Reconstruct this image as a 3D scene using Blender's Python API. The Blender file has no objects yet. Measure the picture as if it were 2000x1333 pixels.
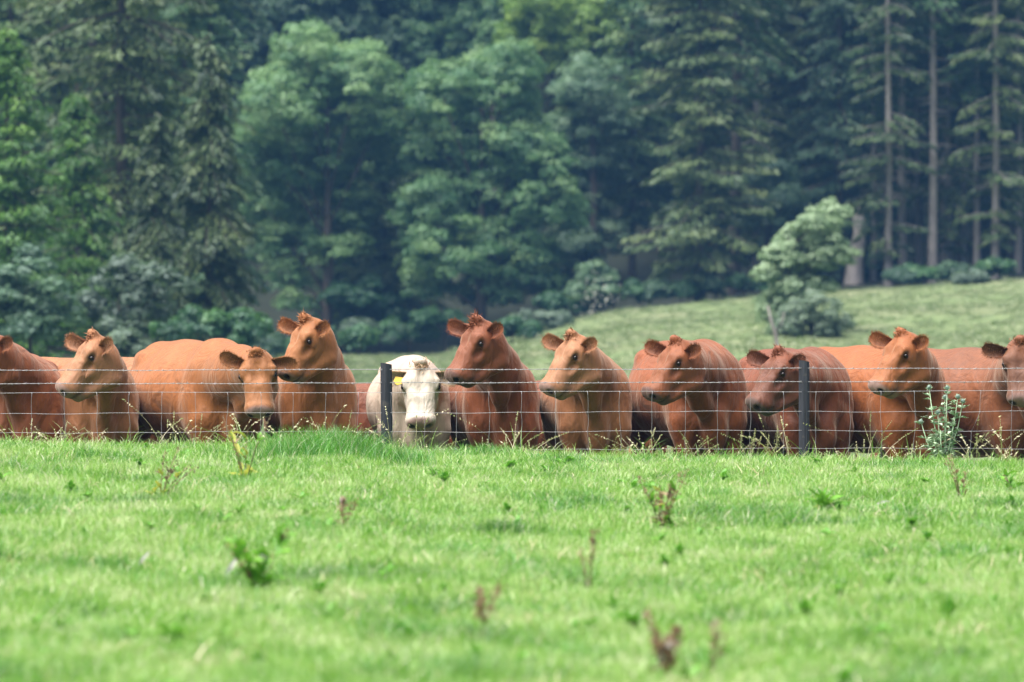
import bpy, math, random
import numpy as np
from mathutils import Vector, Matrix
R = math.radians
random.seed(7)
scene = bpy.context.scene
C = scene.collection
# ------------------------------------------------------------------ camera, light, exposure
FPX = 8333.0                                   # focal length in pixels of the 2000 px wide photograph (150 mm lens)
def at(px, py, Y):
    """the point at distance Y that the photograph shows at pixel (px, py)"""
    return Vector(((px - 1000) / FPX * Y, Y, (666.5 - py) / FPX * Y))
cam_data = bpy.data.cameras.new('camera')
cam = bpy.data.objects.new('camera', cam_data); C.objects.link(cam)
cam.location = (0, 0, 0); cam.rotation_euler = (R(90), 0, 0)
cam_data.sensor_width = 36; cam_data.lens = 150
cam_data.clip_start = 0.5; cam_data.clip_end = 3000
cam_data.dof.use_dof = True; cam_data.dof.focus_distance = 39.2; cam_data.dof.aperture_fstop = 2.5
scene.camera = cam
SUN_EL, SUN_AZ = R(67), R(-122)                 # azimuth from +Y (view direction) towards +X
world = bpy.data.worlds.new('World'); scene.world = world; world.use_nodes = True
wn = world.node_tree.nodes; wl = world.node_tree.links
bg = wn['Background']
sky = wn.new('ShaderNodeTexSky'); sky.sky_type = 'NISHITA'; sky.sun_disc = False
sky.sun_elevation = SUN_EL; sky.sun_rotation = SUN_AZ
sky.air_density = 1.0; sky.dust_density = 4.0; sky.ozone_density = 1.0
wl.new(sky.outputs[0], bg.inputs['Color']); bg.inputs['Strength'].default_value = 0.055
sun_d = bpy.data.lights.new('sun', 'SUN'); sun_d.energy = 4.6; sun_d.angle = R(75); sun_d.color = (1, .96, .9)
sun = bpy.data.objects.new('sun', sun_d); C.objects.link(sun); sun.location = (-20, 10, 40)
sdir = Vector((math.sin(SUN_AZ) * math.cos(SUN_EL), math.cos(SUN_AZ) * math.cos(SUN_EL), math.sin(SUN_EL)))
sun.rotation_euler = sdir.to_track_quat('Z', 'Y').to_euler()
vs = scene.view_settings
vs.view_transform = 'Standard'; vs.look = 'None'; vs.gamma = 1; vs.use_curve_mapping = False
vs.exposure = 1.35
cy = scene.cycles
cy.max_bounces = 5; cy.diffuse_bounces = 3; cy.glossy_bounces = 2; cy.transmission_bounces = 4
cy.volume_bounces = 0; cy.transparent_max_bounces = 8
cy.use_denoising = True; cy.sample_clamp_indirect = 4.0
cy.caustics_reflective = False; cy.caustics_refractive = False

# ------------------------------------------------------------------ helpers
def tag(o, label=None, cat=None, group=None, kind=None):
    if label: o['label'] = label
    if cat: o['category'] = cat
    if group: o['group'] = group
    if kind: o['kind'] = kind
    return o
def empty(name, loc, label, cat, group=None, rz=0):
    o = bpy.data.objects.new(name, None); C.objects.link(o)
    o.location = loc; o.rotation_euler = (0, 0, rz); o.empty_display_size = .2
    return tag(o, label, cat, group)
def link(name, me, parent=None):
    o = bpy.data.objects.new(name, me); C.objects.link(o)
    if parent: o.parent = parent
    return o
def mesh_np(name, V, F, mat, smooth=True, cols=None, cname='tint'):
    """mesh from arrays: V (n,3); F (m,3) or (m,4); cols per vertex (n,3)"""
    V = np.asarray(V, dtype=np.float32); F = np.asarray(F, dtype=np.int32)
    me = bpy.data.meshes.new(name)
    n, m, k = len(V), len(F), F.shape[1]
    me.vertices.add(n); me.vertices.foreach_set('co', V.ravel())
    me.loops.add(m * k); me.loops.foreach_set('vertex_index', F.ravel())
    me.polygons.add(m); me.polygons.foreach_set('loop_start', np.arange(0, m * k, k, dtype=np.int32))
    if cols is not None:
        ca = me.color_attributes.new(cname, 'FLOAT_COLOR', 'POINT')
        cc = np.ones((n, 4), dtype=np.float32); cc[:, :cols.shape[1]] = cols
        ca.data.foreach_set('color', cc.ravel())
    me.update(calc_edges=True)
    if smooth: me.polygons.foreach_set('use_smooth', np.ones(m, dtype=bool))
    for mm in (mat if isinstance(mat, (list, tuple)) else [mat]): me.materials.append(mm)
    return me
class MB:
    """collects simple shapes as vertices and quads/tris (tris repeated last index avoided by splitting lists)"""
    def __init__(s): s.v = []; s.f = []
    def tube(s, pts, rad, n=6, cap=True):
        base = len(s.v); P = [Vector(p) for p in pts]
        if not hasattr(rad, '__len__'): rad = [rad] * len(P)
        for i, p in enumerate(P):
            d = (P[min(i + 1, len(P) - 1)] - P[max(i - 1, 0)]).normalized()
            a = d.orthogonal() if abs(d.z) < .9 else d.cross(Vector((1, 0, 0)))
            if abs(d.z) < .9: a = d.cross(Vector((0, 0, 1)))
            a.normalize(); b = d.cross(a)
            for k in range(n):
                t = 2 * math.pi * k / n
                s.v.append(tuple(p + (a * math.cos(t) + b * math.sin(t)) * rad[i]))
        for i in range(len(P) - 1):
            for k in range(n):
                a0 = base + i * n + k; a1 = base + i * n + (k + 1) % n
                s.f.append((a0, a1, a1 + n, a0 + n))
        if cap:
            s.f.append(tuple(base + k for k in range(n))[::-1]); e = base + (len(P) - 1) * n
            s.f.append(tuple(e + k for k in range(n)))
    def face(s, pts):
        b = len(s.v); s.v += [tuple(p) for p in pts]; s.f.append(tuple(range(b, b + len(pts))))
    def build(s, name, mat, parent=None, smooth=True):
        me = bpy.data.meshes.new(name); me.from_pydata(s.v, [], s.f); me.materials.append(mat)
        if smooth: me.polygons.foreach_set('use_smooth', [True] * len(me.polygons))
        me.update()
        return link(name, me, parent)

class NT:
    """small node-graph writer"""
    def __init__(s, name):
        s.m = bpy.data.materials.new(name); s.m.use_nodes = True
        s.t = s.m.node_tree; s.n = s.t.nodes; s.n.clear()
        s.out = s.n.new('ShaderNodeOutputMaterial')
    def node(s, kind, props=None, **inp):
        nd = s.n.new('ShaderNode' + kind)
        for k, v in (props or {}).items(): setattr(nd, k, v)
        for k, v in inp.items():
            key = k.replace('_', ' ')
            sock = nd.inputs[int(k[1:])] if k[0] == 'i' and k[1:].isdigit() else nd.inputs[key]
            if isinstance(v, bpy.types.NodeSocket): s.t.links.new(v, sock)
            else: sock.default_value = v
        return nd
    def noise(s, vec, scale, detail=3, rough=.55, dist=0):
        nd = s.node('TexNoise', Scale=scale, Detail=detail, Roughness=rough, Distortion=dist)
        if vec is not None: s.t.links.new(vec, nd.inputs['Vector'])
        return nd.outputs['Fac']
    def ramp(s, fac, stops):
        nd = s.node('ValToRGB'); e = nd.color_ramp.elements
        e[0].position, e[0].color = stops[0][0], tuple(stops[0][1]) + (1,)
        e[1].position, e[1].color = stops[-1][0], tuple(stops[-1][1]) + (1,)
        for p, c in stops[1:-1]:
            x = e.new(p); x.color = tuple(c) + (1,)
        s.t.links.new(fac, nd.inputs[0]); return nd.outputs[0]
    def mix(s, fac, a, b, mode='MIX'):
        nd = s.n.new('ShaderNodeMix'); nd.data_type = 'RGBA'; nd.blend_type = mode
        for sock, v in ((nd.inputs[0], fac), (nd.inputs[6], a), (nd.inputs[7], b)):
            if isinstance(v, bpy.types.NodeSocket): s.t.links.new(v, sock)
            else: sock.default_value = v if isinstance(v, (int, float)) else tuple(v)[:3] + (1,)
        return nd.outputs[2]
    def math(s, op, a, b=0.0, clamp=False):
        nd = s.n.new('ShaderNodeMath'); nd.operation = op; nd.use_clamp = clamp
        for i, v in enumerate((a, b)):
            if isinstance(v, bpy.types.NodeSocket): s.t.links.new(v, nd.inputs[i])
            else: nd.inputs[i].default_value = v
        return nd.outputs[0]
    def coord(s, scale=(1, 1, 1), kind='Object'):
        tc = s.n.new('ShaderNodeTexCoord')
        mp = s.node('Mapping', Scale=scale); s.t.links.new(tc.outputs[kind], mp.inputs['Vector'])
        return mp.outputs[0]
    def attr(s, name):
        return s.node('Attribute', {'attribute_name': name})
    def done(s, shader):
        s.t.links.new(shader, s.out.inputs['Surface']); return s.m
def col_mul(c, k): return tuple(x * k for x in c)
# ------------------------------------------------------------------ the lie of the land
def sstep(a, b, x):
    t = np.clip((x - a) / (b - a), 0, 1); return t * t * (3 - 2 * t)
def interp(x, tab):
    xs, ys = zip(*tab); return np.interp(x, xs, ys)
YC = 37.7                                         # crest of the bank in front of the fence
def vnoise(x, y, s, seed=0):
    """smooth value noise, about -1..1"""
    x = np.asarray(x, float) / s + 100.3 * seed; y = np.asarray(y, float) / s + 57.7 * seed
    xi = np.floor(x); yi = np.floor(y); fx = x - xi; fy = y - yi
    fx = fx * fx * (3 - 2 * fx); fy = fy * fy * (3 - 2 * fy)
    h = lambda a, b: np.modf(np.abs(np.sin(a * 127.1 + b * 311.7 + seed * 13.7) * 43758.5453))[0] * 2 - 1
    return (h(xi, yi) * (1 - fx) + h(xi + 1, yi) * fx) * (1 - fy) + (h(xi, yi + 1) * (1 - fx) + h(xi + 1, yi + 1) * fx) * fy
CREST = [(px_, py_ + 18) for px_, py_ in [(-800, 860), (0, 862), (300, 866), (500, 864), (600, 859), (680, 860), (770, 880), (850, 884), (950, 879), (1100, 889), (1500, 893), (1800, 898), (2000, 900), (2800, 915)]]
EDGE = [(-2500, 690), (0, 690), (600, 690), (850, 690), (1000, 648), (1200, 602), (1500, 572), (2000, 543), (2600, 505), (4500, 470)]
YE = 200.0                                        # far edge of the sloping field
def ground_z(X, Y):
    X = np.asarray(X, float); Y = np.asarray(Y, float)
    px = 1000 + X * FPX / np.maximum(Y, 18)
    zc = (666.5 - interp(px, CREST)) / FPX * YC
    near = -1.38 + (zc + 1.38) * sstep(12, YC + .4, Y)
    near = near + (.055 * vnoise(X, Y, 1.5, 1) + .035 * vnoise(X, Y, .6, 2)) * sstep(0, 20, Y) * (1 - sstep(36.3, 37.5, Y) * .75)
    near = near - .05 * np.exp(-((X + 4.1) / .8) ** 2 - ((Y - 33.2) / .5) ** 2) + .03 * np.exp(-((X + 4.0) / 1.2) ** 2 - ((Y - 34.2) / .6) ** 2)
    zb = -1.40 - .10 * sstep(1400, 2000, px)
    z = near + (zb - near) * sstep(YC + .1, 38.9, Y) - .20 * sstep(39.3, 40.3, Y)
    ze = (666.5 - interp(1000 + X * FPX / YE, EDGE)) / FPX * YE
    t = np.clip((Y - 62) / (YE - 62), 0, 1)
    far = -2.6 + (ze + 2.6) * (t ** 1.25)
    far = far + .22 * vnoise(X, Y, 14, 3) * sstep(70, 90, Y) + .05 * vnoise(X, Y, 3.5, 4) * sstep(70, 90, Y)
    z = z + (far - z) * sstep(44, 62, Y)
    hill = sstep(YE + 2, YE + 30, Y) * (Y - YE) * .16 + np.maximum(Y - YE - 25, 0) * .42
    z = z + hill * (1 + .1 * vnoise(X, Y, 30, 5))
    r = float(z) if z.ndim == 0 else z
    return r
def hit(px, py, y0=62, y1=230):
    """where the line of sight through a pixel meets the far field"""
    Y = np.linspace(y0, y1, 600); X = (px - 1000) / FPX * Y; Z = (666.5 - py) / FPX * Y
    g = ground_z(X, Y); k = np.argmax(g > Z)
    return float(X[k]), float(Y[k]), float(g[k])
def soil_grass_material():
    t = NT('pasture')
    co = t.coord(); 
    big = t.noise(co, .16, 4, .6); mid = t.noise(co, 1.1, 4, .65); fine = t.noise(t.coord((1, .35, 1)), 7, 4, .7)
    c = t.ramp(mid, [(.25, (.080, .120, .042)), (.45, (.110, .160, .055)), (.6, (.150, .195, .072)), (.8, (.190, .195, .105))])
    c = t.mix(t.ramp(big, [(.42, (0, 0, 0)), (.66, (.75, .75, .75))]), c, (.190, .185, .105))
    c = t.mix(t.ramp(fine, [(.35, (.55, .55, .55)), (.6, (0, 0, 0))]), c, (.080, .120, .045))
    sx = t.node('SeparateXYZ'); tc = t.n.new('ShaderNodeTexCoord'); t.t.links.new(tc.outputs['Object'], sx.inputs[0])
    yy = t.math('ADD', sx.outputs[1], t.math('MULTIPLY', mid, 1.6))
    dark_strip = t.math('MULTIPLY', t.math('MULTIPLY', t.math('SUBTRACT', yy, 40.2), 2.0, True), t.math('MULTIPLY', t.math('SUBTRACT', 47.5, yy), .6, True), True)
    c = t.mix(dark_strip, c, t.ramp(fine, [(.3, (.022, .017, .012)), (.7, (.060, .048, .032))]))       # dark strip added under the herd to cut light bounced up from below
    bmp = t.node('Bump', Strength=.8, Distance=.08, Height=t.math('ADD', mid, fine))
    return t.done(t.node('BsdfPrincipled', Base_Color=c, Roughness=.95, Normal=bmp.outputs[0]).outputs[0])
def litter_material():
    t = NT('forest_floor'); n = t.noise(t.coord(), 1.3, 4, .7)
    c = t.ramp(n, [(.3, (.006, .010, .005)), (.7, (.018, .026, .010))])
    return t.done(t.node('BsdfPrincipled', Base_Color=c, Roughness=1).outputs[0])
rows = np.concatenate([np.arange(-40, 12, 2.0), np.arange(12, 36.5, .2), np.arange(36.5, 39.5, .1), np.arange(39.5, 62, .5), np.arange(62, YE + 3, 1.0)])
def sheet(name, rows, wid, nx, mat):
    u = np.linspace(-1, 1, nx); u = np.sign(u) * np.abs(u) ** 1.35
    Y, U = np.meshgrid(rows, u, indexing='ij'); X = U * wid(Y)
    Z = ground_z(X, Y); V = np.stack([X, Y, Z], -1).reshape(-1, 3)
    i = np.arange(len(rows) - 1)[:, None] * nx + np.arange(nx - 1)[None]
    F = np.stack([i, i + 1, i + 1 + nx, i + nx], -1).reshape(-1, 4)
    return tag(link(name, mesh_np(name, V, F, mat)), kind='structure')
sheet('pasture', rows, lambda Y: 9 + .42 * np.maximum(Y, 0), 190, soil_grass_material())
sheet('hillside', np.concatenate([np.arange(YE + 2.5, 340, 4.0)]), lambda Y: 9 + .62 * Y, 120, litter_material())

# ------------------------------------------------------------------ air
def air():
    t = NT('air')
    v = t.node('VolumePrincipled', Color=(.20, .50, 1, 1), Density=.00033, Anisotropy=.2)
    t.t.links.new(v.outputs[0], t.out.inputs['Volume'])
    x0, x1, y0, y1, z0, z1 = -235, 235, -45, 345, -6, 112
    b = MB(); p = [(x, y, z) for z in (z0, z1) for y in (y0, y1) for x in (x0, x1)]
    for f in ((0, 2, 3, 1), (4, 5, 7, 6), (0, 1, 5, 4), (2, 6, 7, 3), (0, 4, 6, 2), (1, 3, 7, 5)): b.f.append(f)
    b.v = p
    tag(b.build('haze', t.m, smooth=False), kind='stuff')
air()
# ------------------------------------------------------------------ wire stock fence
YF = 39.2
def wire_material():
    t = NT('galvanised_wire'); n = t.noise(t.coord(), 14, 2)
    return t.done(t.node('BsdfPrincipled', Base_Color=t.mix(n, (.20, .20, .21), (.42, .41, .42)), Roughness=.45, Metallic=.3).outputs[0])
def post_material():
    t = NT('dark_creosoted_post')
    g = t.noise(t.coord((30, 30, 1.6)), 1.4, 5, .65, .3); s = t.noise(t.coord(), 9, 3)
    c = t.ramp(g, [(.3, (.010, .011, .016)), (.55, (.026, .028, .038)), (.8, (.055, .056, .068))])
    c = t.mix(t.ramp(s, [(.62, (0, 0, 0)), (.75, (.5, .5, .5))]), c, (.10, .085, .075))
    b = t.node('Bump', Strength=.7, Distance=.012, Height=g)
    return t.done(t.node('BsdfPrincipled', Base_Color=c, Roughness=.7, Normal=b.outputs[0]).outputs[0])
WIRE = wire_material(); POSTM = post_material()
fence = empty('wire_fence', (0, YF, ground_z(0, YF)), 'wire mesh stock fence with two barbed strands on dark posts in front of the cattle', 'fence')
fence_inv = Vector(fence.location)
fr = random.Random(3)
def fbuild(mb, name, mat, smooth=True):
    o = mb.build(name, mat, fence, smooth); me = o.data
    a = np.empty(len(me.vertices) * 3, np.float32); me.vertices.foreach_get('co', a)
    me.vertices.foreach_set('co', (a.reshape(-1, 3) - np.array(fence_inv)).astype(np.float32).ravel()); me.update(); return o
def wy(px, yl, yr): return yl + (yr - yl) * px / 2000
for k, (px0, px1, top, w) in enumerate(((-62, -62, 712, 22), (754, 757, 711, 23.5), (1570.5, 1571, 706, 21.5), (2388, 2386, 704, 22))):
    b = MB(); n = 14; T = at(px0, top, YF + .035); Bm = at(px1, 1000, YF + .035); Bm.z = ground_z(Bm.x, Bm.y) - .3
    r0 = w / 2 / FPX * YF; r1 = r0 * .93 if k == 1 else r0
    segs = 16
    for i in range(segs + 1):
        f_ = i / segs; c = T.lerp(Bm, f_); rr = r0 + (r1 - r0) * f_
        if i == 0: rr *= .955
        for j in range(n):
            a_ = 2 * math.pi * (j + .5) / n
            q = rr * (1 + .035 * math.sin(3 * a_ + k * 2) + .012 * fr.uniform(-1, 1))
            dz = (-.010 * math.sin(a_ + 1)) if i == 0 else 0
            b.v.append((c.x + q * math.cos(a_), c.y + q * math.sin(a_) * .95, c.z + dz))
        if i:
            for j in range(n):
                b.f.append(((i - 1) * n + j, i * n + j, i * n + (j + 1) % n, (i - 1) * n + (j + 1) % n))
    b.f.append(tuple(range(n))); b.f.append(tuple(segs * n + j for j in range(n))[::-1])
    po = fbuild(b, 'post', POSTM, False)
    for yy in (wy(px0, 723, 719), wy(px0, 749.5, 745), wy(px0, 768, 764), wy(px0, 808, 803.5), wy(px0, 845.5, 841)):   # staples
        s_ = MB(); c = at(px0, yy, YF - r0 + .035)
        s_.tube([c + Vector((-.006, .012, .014)), c + Vector((-.006, -.008, .012)), c + Vector((.006, -.008, -.012)), c + Vector((.006, .012, -.014))], 0.0013, 5)
        o = s_.build('staple', POSTM, po)
        a = np.empty(len(o.data.vertices) * 3, np.float32); o.data.vertices.foreach_get('co', a)
        o.data.vertices.foreach_set('co', (a.reshape(-1, 3) - np.array(fence_inv)).astype(np.float32).ravel()); o.data.update()
X0, X1 = -140, 2460
for yl, yr in ((723, 719), (749.5, 745)):                      # two twisted barbed strands
    b = MB(); N = 1500
    xs = np.linspace(X0, X1, N)
    sag = lambda px: 1.2 * math.sin(math.pi * ((px - 755) % 815) / 815) + .5 * math.sin(px / 37.0 + yl)
    for ph in (0, math.pi):
        pts = []
        for i, px in enumerate(xs):
            c = at(px, wy(px, yl, yr) + sag(px), YF); a_ = px * .22 + ph
            pts.append(c + Vector((0, math.cos(a_), math.sin(a_))) * .0028)
        b.tube(pts, .0018, 4, False)
    px = X0 + 8
    while px < X1:
        px += fr.uniform(25, 28); c = at(px, wy(px, yl, yr) + sag(px), YF)
        b.tube([c + Vector((-.007, 0, 0)), c + Vector((.007, 0, 0))], .0048, 6)
        for s in range(4):
            a_ = fr.uniform(0, 6.28); d = Vector((fr.uniform(-.35, .35), math.cos(a_), math.sin(a_))).normalized()
            o_ = Vector(((-.005, .005)[s % 2], 0, 0)); b.tube([c + o_, c + o_ + d * .017], [.0024, .0006], 4)
    fbuild(b, 'barbed_wire', WIRE)
LW = ((768, 764), (808, 803.5), (845.5, 841), (879.5, 876), (911, 908), (938, 936))
def lz(px, l):
    base = wy(px, *l); return base + .8 * math.sin(px / 31.0 + l[0]) * (.2 if l[0] == 768 else 1) + .9 * math.sin(px / 140.0 + l[0] * 2)
for l in LW:
    b = MB(); pts = [at(px, lz(px, l), YF) + Vector((0, .003 * math.sin(px / 9), 0)) for px in np.linspace(X0, X1, 420)]
    b.tube(pts, .0021 if l[0] == 768 else .0019, 5, False); fbuild(b, 'line_wire', WIRE)
stays = [62 + 63.9 * k - .0012 * (62 + 64 * k) * 1.0 for k in range(-3, 38)]
for k, px in enumerate(stays):
    b = MB(); pts = []; j0 = fr.uniform(-2.5, 2.5)
    offs = [j0 * .3] + [fr.uniform(-2.2, 2.2) + j0 * .4 for _ in LW[1:]]
    if 1700 < px < 1960 and k % 4 == 0: offs = [3, 1, -16, -18, -17, -16]
    for i in range(len(LW) - 1):
        bow = fr.uniform(-1.6, 1.6)
        for f_ in (0, .2, .4, .6, .8):
            x_ = px + offs[i] + (offs[i + 1] - offs[i]) * f_ + bow * math.sin(math.pi * f_)
            y_ = lz(x_, LW[i]) * (1 - f_) + lz(x_, LW[i + 1]) * f_
            pts.append(at(x_, y_, YF) + Vector((0, -.004, 0)))
    pts.append(at(px + offs[-1], lz(px, LW[-1]), YF))
    b.tube(pts, .0018, 5)
    for i, l in enumerate(LW):                                  # hinge knots
        c = at(px + offs[i], lz(px + offs[i], l), YF); b.tube([c + Vector((-.012, -.001, 0)), c + Vector((.012, -.001, 0))], .0032, 5)
    fbuild(b, 'stay_wire', WIRE)
# ------------------------------------------------------------------ trees and bushes
def leaf_material(name, stops, trans=.3, spec=.03):
    trans = min(.5, trans * 1.4)
    t = NT(name)
    a = t.attr('tint'); sep = t.node('SeparateColor'); t.t.links.new(a.outputs['Color'], sep.inputs[0])
    oi = t.n.new('ShaderNodeObjectInfo')
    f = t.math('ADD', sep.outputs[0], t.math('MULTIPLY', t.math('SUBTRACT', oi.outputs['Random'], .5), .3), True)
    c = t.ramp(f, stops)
    d = t.node('BsdfDiffuse', Color=c); tr = t.node('BsdfTranslucent', Color=t.mix(.3, c, (.10, .22, .02)))
    gl = t.node('BsdfGlossy', Color=(.8, .9, 1, 1), Roughness=.5)
    m = t.node('MixShader', i0=trans, i1=d.outputs[0], i2=tr.outputs[0])
    return t.done(t.node('MixShader', i0=spec, i1=m.outputs[0], i2=gl.outputs[0]).outputs[0])
def bark_material(name, a, b):
    t = NT(name); n = t.noise(t.coord((5, 5, .7)), 2.2, 5, .7, .4)
    bm = t.node('Bump', Strength=.8, Distance=.08, Height=n)
    return t.done(t.node('BsdfPrincipled', Base_Color=t.ramp(n, [(.3, a), (.7, b)]), Roughness=.9, Normal=bm.outputs[0]).outputs[0])
L_OAK = leaf_material('sycamore_leaves', [(0, (.034, .100, .040)), (.5, (.100, .215, .082)), (1, (.235, .370, .140))])
L_LIME = leaf_material('yellowish_leaves', [(0, (.080, .165, .028)), (.5, (.190, .320, .050)), (1, (.330, .450, .085))])
L_PALE = leaf_material('pale_green_leaves', [(0, (.110, .180, .090)), (.5, (.200, .300, .155)), (1, (.340, .450, .260))])
L_BLUE = leaf_material('bluish_leaves', [(0, (.060, .120, .068)), (.5, (.110, .195, .105)), (1, (.210, .310, .170))])
L_FIR = leaf_material('fir_needles', [(0, (0.029, 0.076, 0.032)), (.5, (0.065, 0.135, 0.047)), (1, (0.144, 0.207, 0.065))], .12)
L_SPRUCE = leaf_material('brownish_spruce_needles', [(0, (.028, .050, .020)), (.5, (.070, .110, .036)), (1, (.130, .170, .058))], .12)
L_LARCH = leaf_material('larch_needles', [(0, (.040, .115, .018)), (.5, (.105, .230, .032)), (1, (.210, .360, .055))], .3)
L_GREY = leaf_material('grey_green_leaves', [(0, (0.088, 0.131, 0.088)), (.5, (0.138, 0.200, 0.131)), (1, (0.213, 0.281, 0.188))])
BARK_D = bark_material('dark_bark', (.030, .024, .022), (.085, .065, .052))
BARK_L = bark_material('pale_bark', (.13, .115, .105), (.32, .29, .27))
BARK_DEAD = bark_material('bare_dead_wood', (.38, .33, .31), (.72, .64, .60))

def cards(P, nrm, size, rg, aspect=.62, jit=.6):
    """leaf-shaped quads at points P, facing roughly along nrm"""
    n = len(P); N = nrm + rg.normal(size=(n, 3)) * jit; N /= np.linalg.norm(N, axis=1)[:, None]
    A = np.cross(N, rg.normal(size=(n, 3))); A /= np.linalg.norm(A, axis=1)[:, None]; B = np.cross(N, A)
    s = (size * rg.uniform(.6, 1.3, n))[:, None]
    V = np.stack([P - A * s, P - B * s * aspect + N * s * .12, P + A * s, P + B * s * aspect + N * s * .12], 1).reshape(-1, 3)
    F = np.arange(4 * n).reshape(n, 4)
    return V, F
def foliage(lobes, rg, clump=.55, per_m2=.75, leaves=70, leaf=.15, tone=.5, squash=.8, low=-.6):
    """cauliflower crown: small leafy clumps on the surface of larger lobes"""
    PV = []; NN = []; TT = []
    for (c, r) in lobes:
        c = np.array(c, float); r = np.array(r if hasattr(r, '__len__') else (r, r, r * .9), float)
        area = 4 * math.pi * (r.mean()) ** 2; m = max(5, int(area * per_m2))
        d = rg.normal(size=(m, 3)); d /= np.linalg.norm(d, axis=1)[:, None]; d = d[d[:, 2] > low]
        for k in range(len(d)):
            cc = c + d[k] * r * rg.uniform(.80, 1.08); cr = clump * rg.uniform(.65, 1.35)
            nl = int(leaves * (cr / clump) ** 2)
            q = rg.normal(size=(nl, 3)); q /= np.linalg.norm(q, axis=1)[:, None]
            q[:, 2] = np.where(q[:, 2] < -.25, -q[:, 2] * .6, q[:, 2])
            PV.append(cc + q * cr * (1, 1, squash) * (rg.random((nl, 1)) ** .18)); NN.append(q * 1.1 + d[k] * .6 + (0, 0, .4))
            tn = tone + .18 * rg.normal() + .10 * d[k][2]  # paler towards lobe tops: light from above put into the leaf tint
            TT.append(np.full(nl, tn) + .07 * rg.normal(size=nl))
    P = np.concatenate(PV); N = np.concatenate(NN); T = np.concatenate(TT)
    V, F = cards(P, N, leaf, rg)
    return V, F, np.repeat(np.stack([T, T * 0, T * 0], 1), 4, 0)
def tree_thing(name, loc, label, cat, group, crown_me, trunk_me, rz=0, s=1.0, crown_name='crown'):
    root = empty(name, loc, label, cat, group, rz); root.scale = (s, s, s)
    if trunk_me: link('trunk', trunk_me, root)
    if crown_me: link(crown_name, crown_me, root)
    return root
def trunk_mesh(H, r, mat, limbs=(), seed=0, lean=(0, 0), top=.25):
    rg = random.Random(seed); b = MB(); n = 9
    pts = [Vector((lean[0] * (i / n) ** 1.3 + rg.uniform(-.05, .05) * H * .03, lean[1] * (i / n) + rg.uniform(-.05, .05) * H * .03, H * i / n - (.6 if i == 0 else 0))) for i in range(n + 1)]
    rr = [r * (1.35 if i == 0 else 1) * (1 - (1 - top) * i / n) for i in range(n + 1)]
    b.tube(pts, rr, 9)
    for (z0, e, lr) in limbs:
        k = min(n - 1, int(z0 / H * n)); p0 = pts[k].lerp(pts[k + 1], z0 / H * n - k); e = Vector(e)
        m1 = p0.lerp(e, .45) + Vector((rg.uniform(-.3, .3), rg.uniform(-.3, .3), .3))
        b.tube([p0, m1, e], [lr, lr * .65, lr * .25], 6)
    me = bpy.data.meshes.new('trunk'); me.from_pydata(b.v, [], b.f); me.materials.append(mat)
    me.polygons.foreach_set('use_smooth', [True] * len(me.polygons)); return me
def broadleaf(label, Y, lobes_px, trunk_px, mat, seed, group, bark=None, cat='tree', name='broadleaf_tree', dens=1.1, leaf=.095, clump=.55, tone=.5, tr=.30, base=None, depth=1.0, leaves=80):
    """lobes_px: (px, py, radius px) of the crown's main lobes as the photograph shows them, standing at distance Y"""
    rg = np.random.default_rng(seed)
    tx = (trunk_px - 1000) / FPX * Y; tz = ground_z(tx, Y) if base is None else base
    lobes = []; limbs = []
    for k, (px, py, r) in enumerate(lobes_px):
        w = at(px, py, Y); rm = r / FPX * Y
        c = (w.x - tx, rg.uniform(-1, 1) * rm * 1.1 * depth, w.z - tz)
        lobes.append((c, (rm * 1.02, rm * depth, rm * .9)))
        lobes.append((c, (rm * .70, rm * .7 * depth, rm * .6)))
        lobes.append(((c[0] + rg.uniform(-.3, .3) * rm, c[1] + rm * 1.5 * depth, c[2] + rg.uniform(-.2, .3) * rm), (rm * .9, rm * depth, rm * .85)))
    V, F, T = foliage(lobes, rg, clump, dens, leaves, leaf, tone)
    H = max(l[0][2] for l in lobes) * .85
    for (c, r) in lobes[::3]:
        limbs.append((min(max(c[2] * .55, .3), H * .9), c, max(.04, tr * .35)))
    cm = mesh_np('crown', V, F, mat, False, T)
    tm = trunk_mesh(max(H, 1), tr, bark or BARK_D, limbs, seed)
    return tree_thing(name, (tx, Y, tz), label, cat, group, cm, tm)

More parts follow.
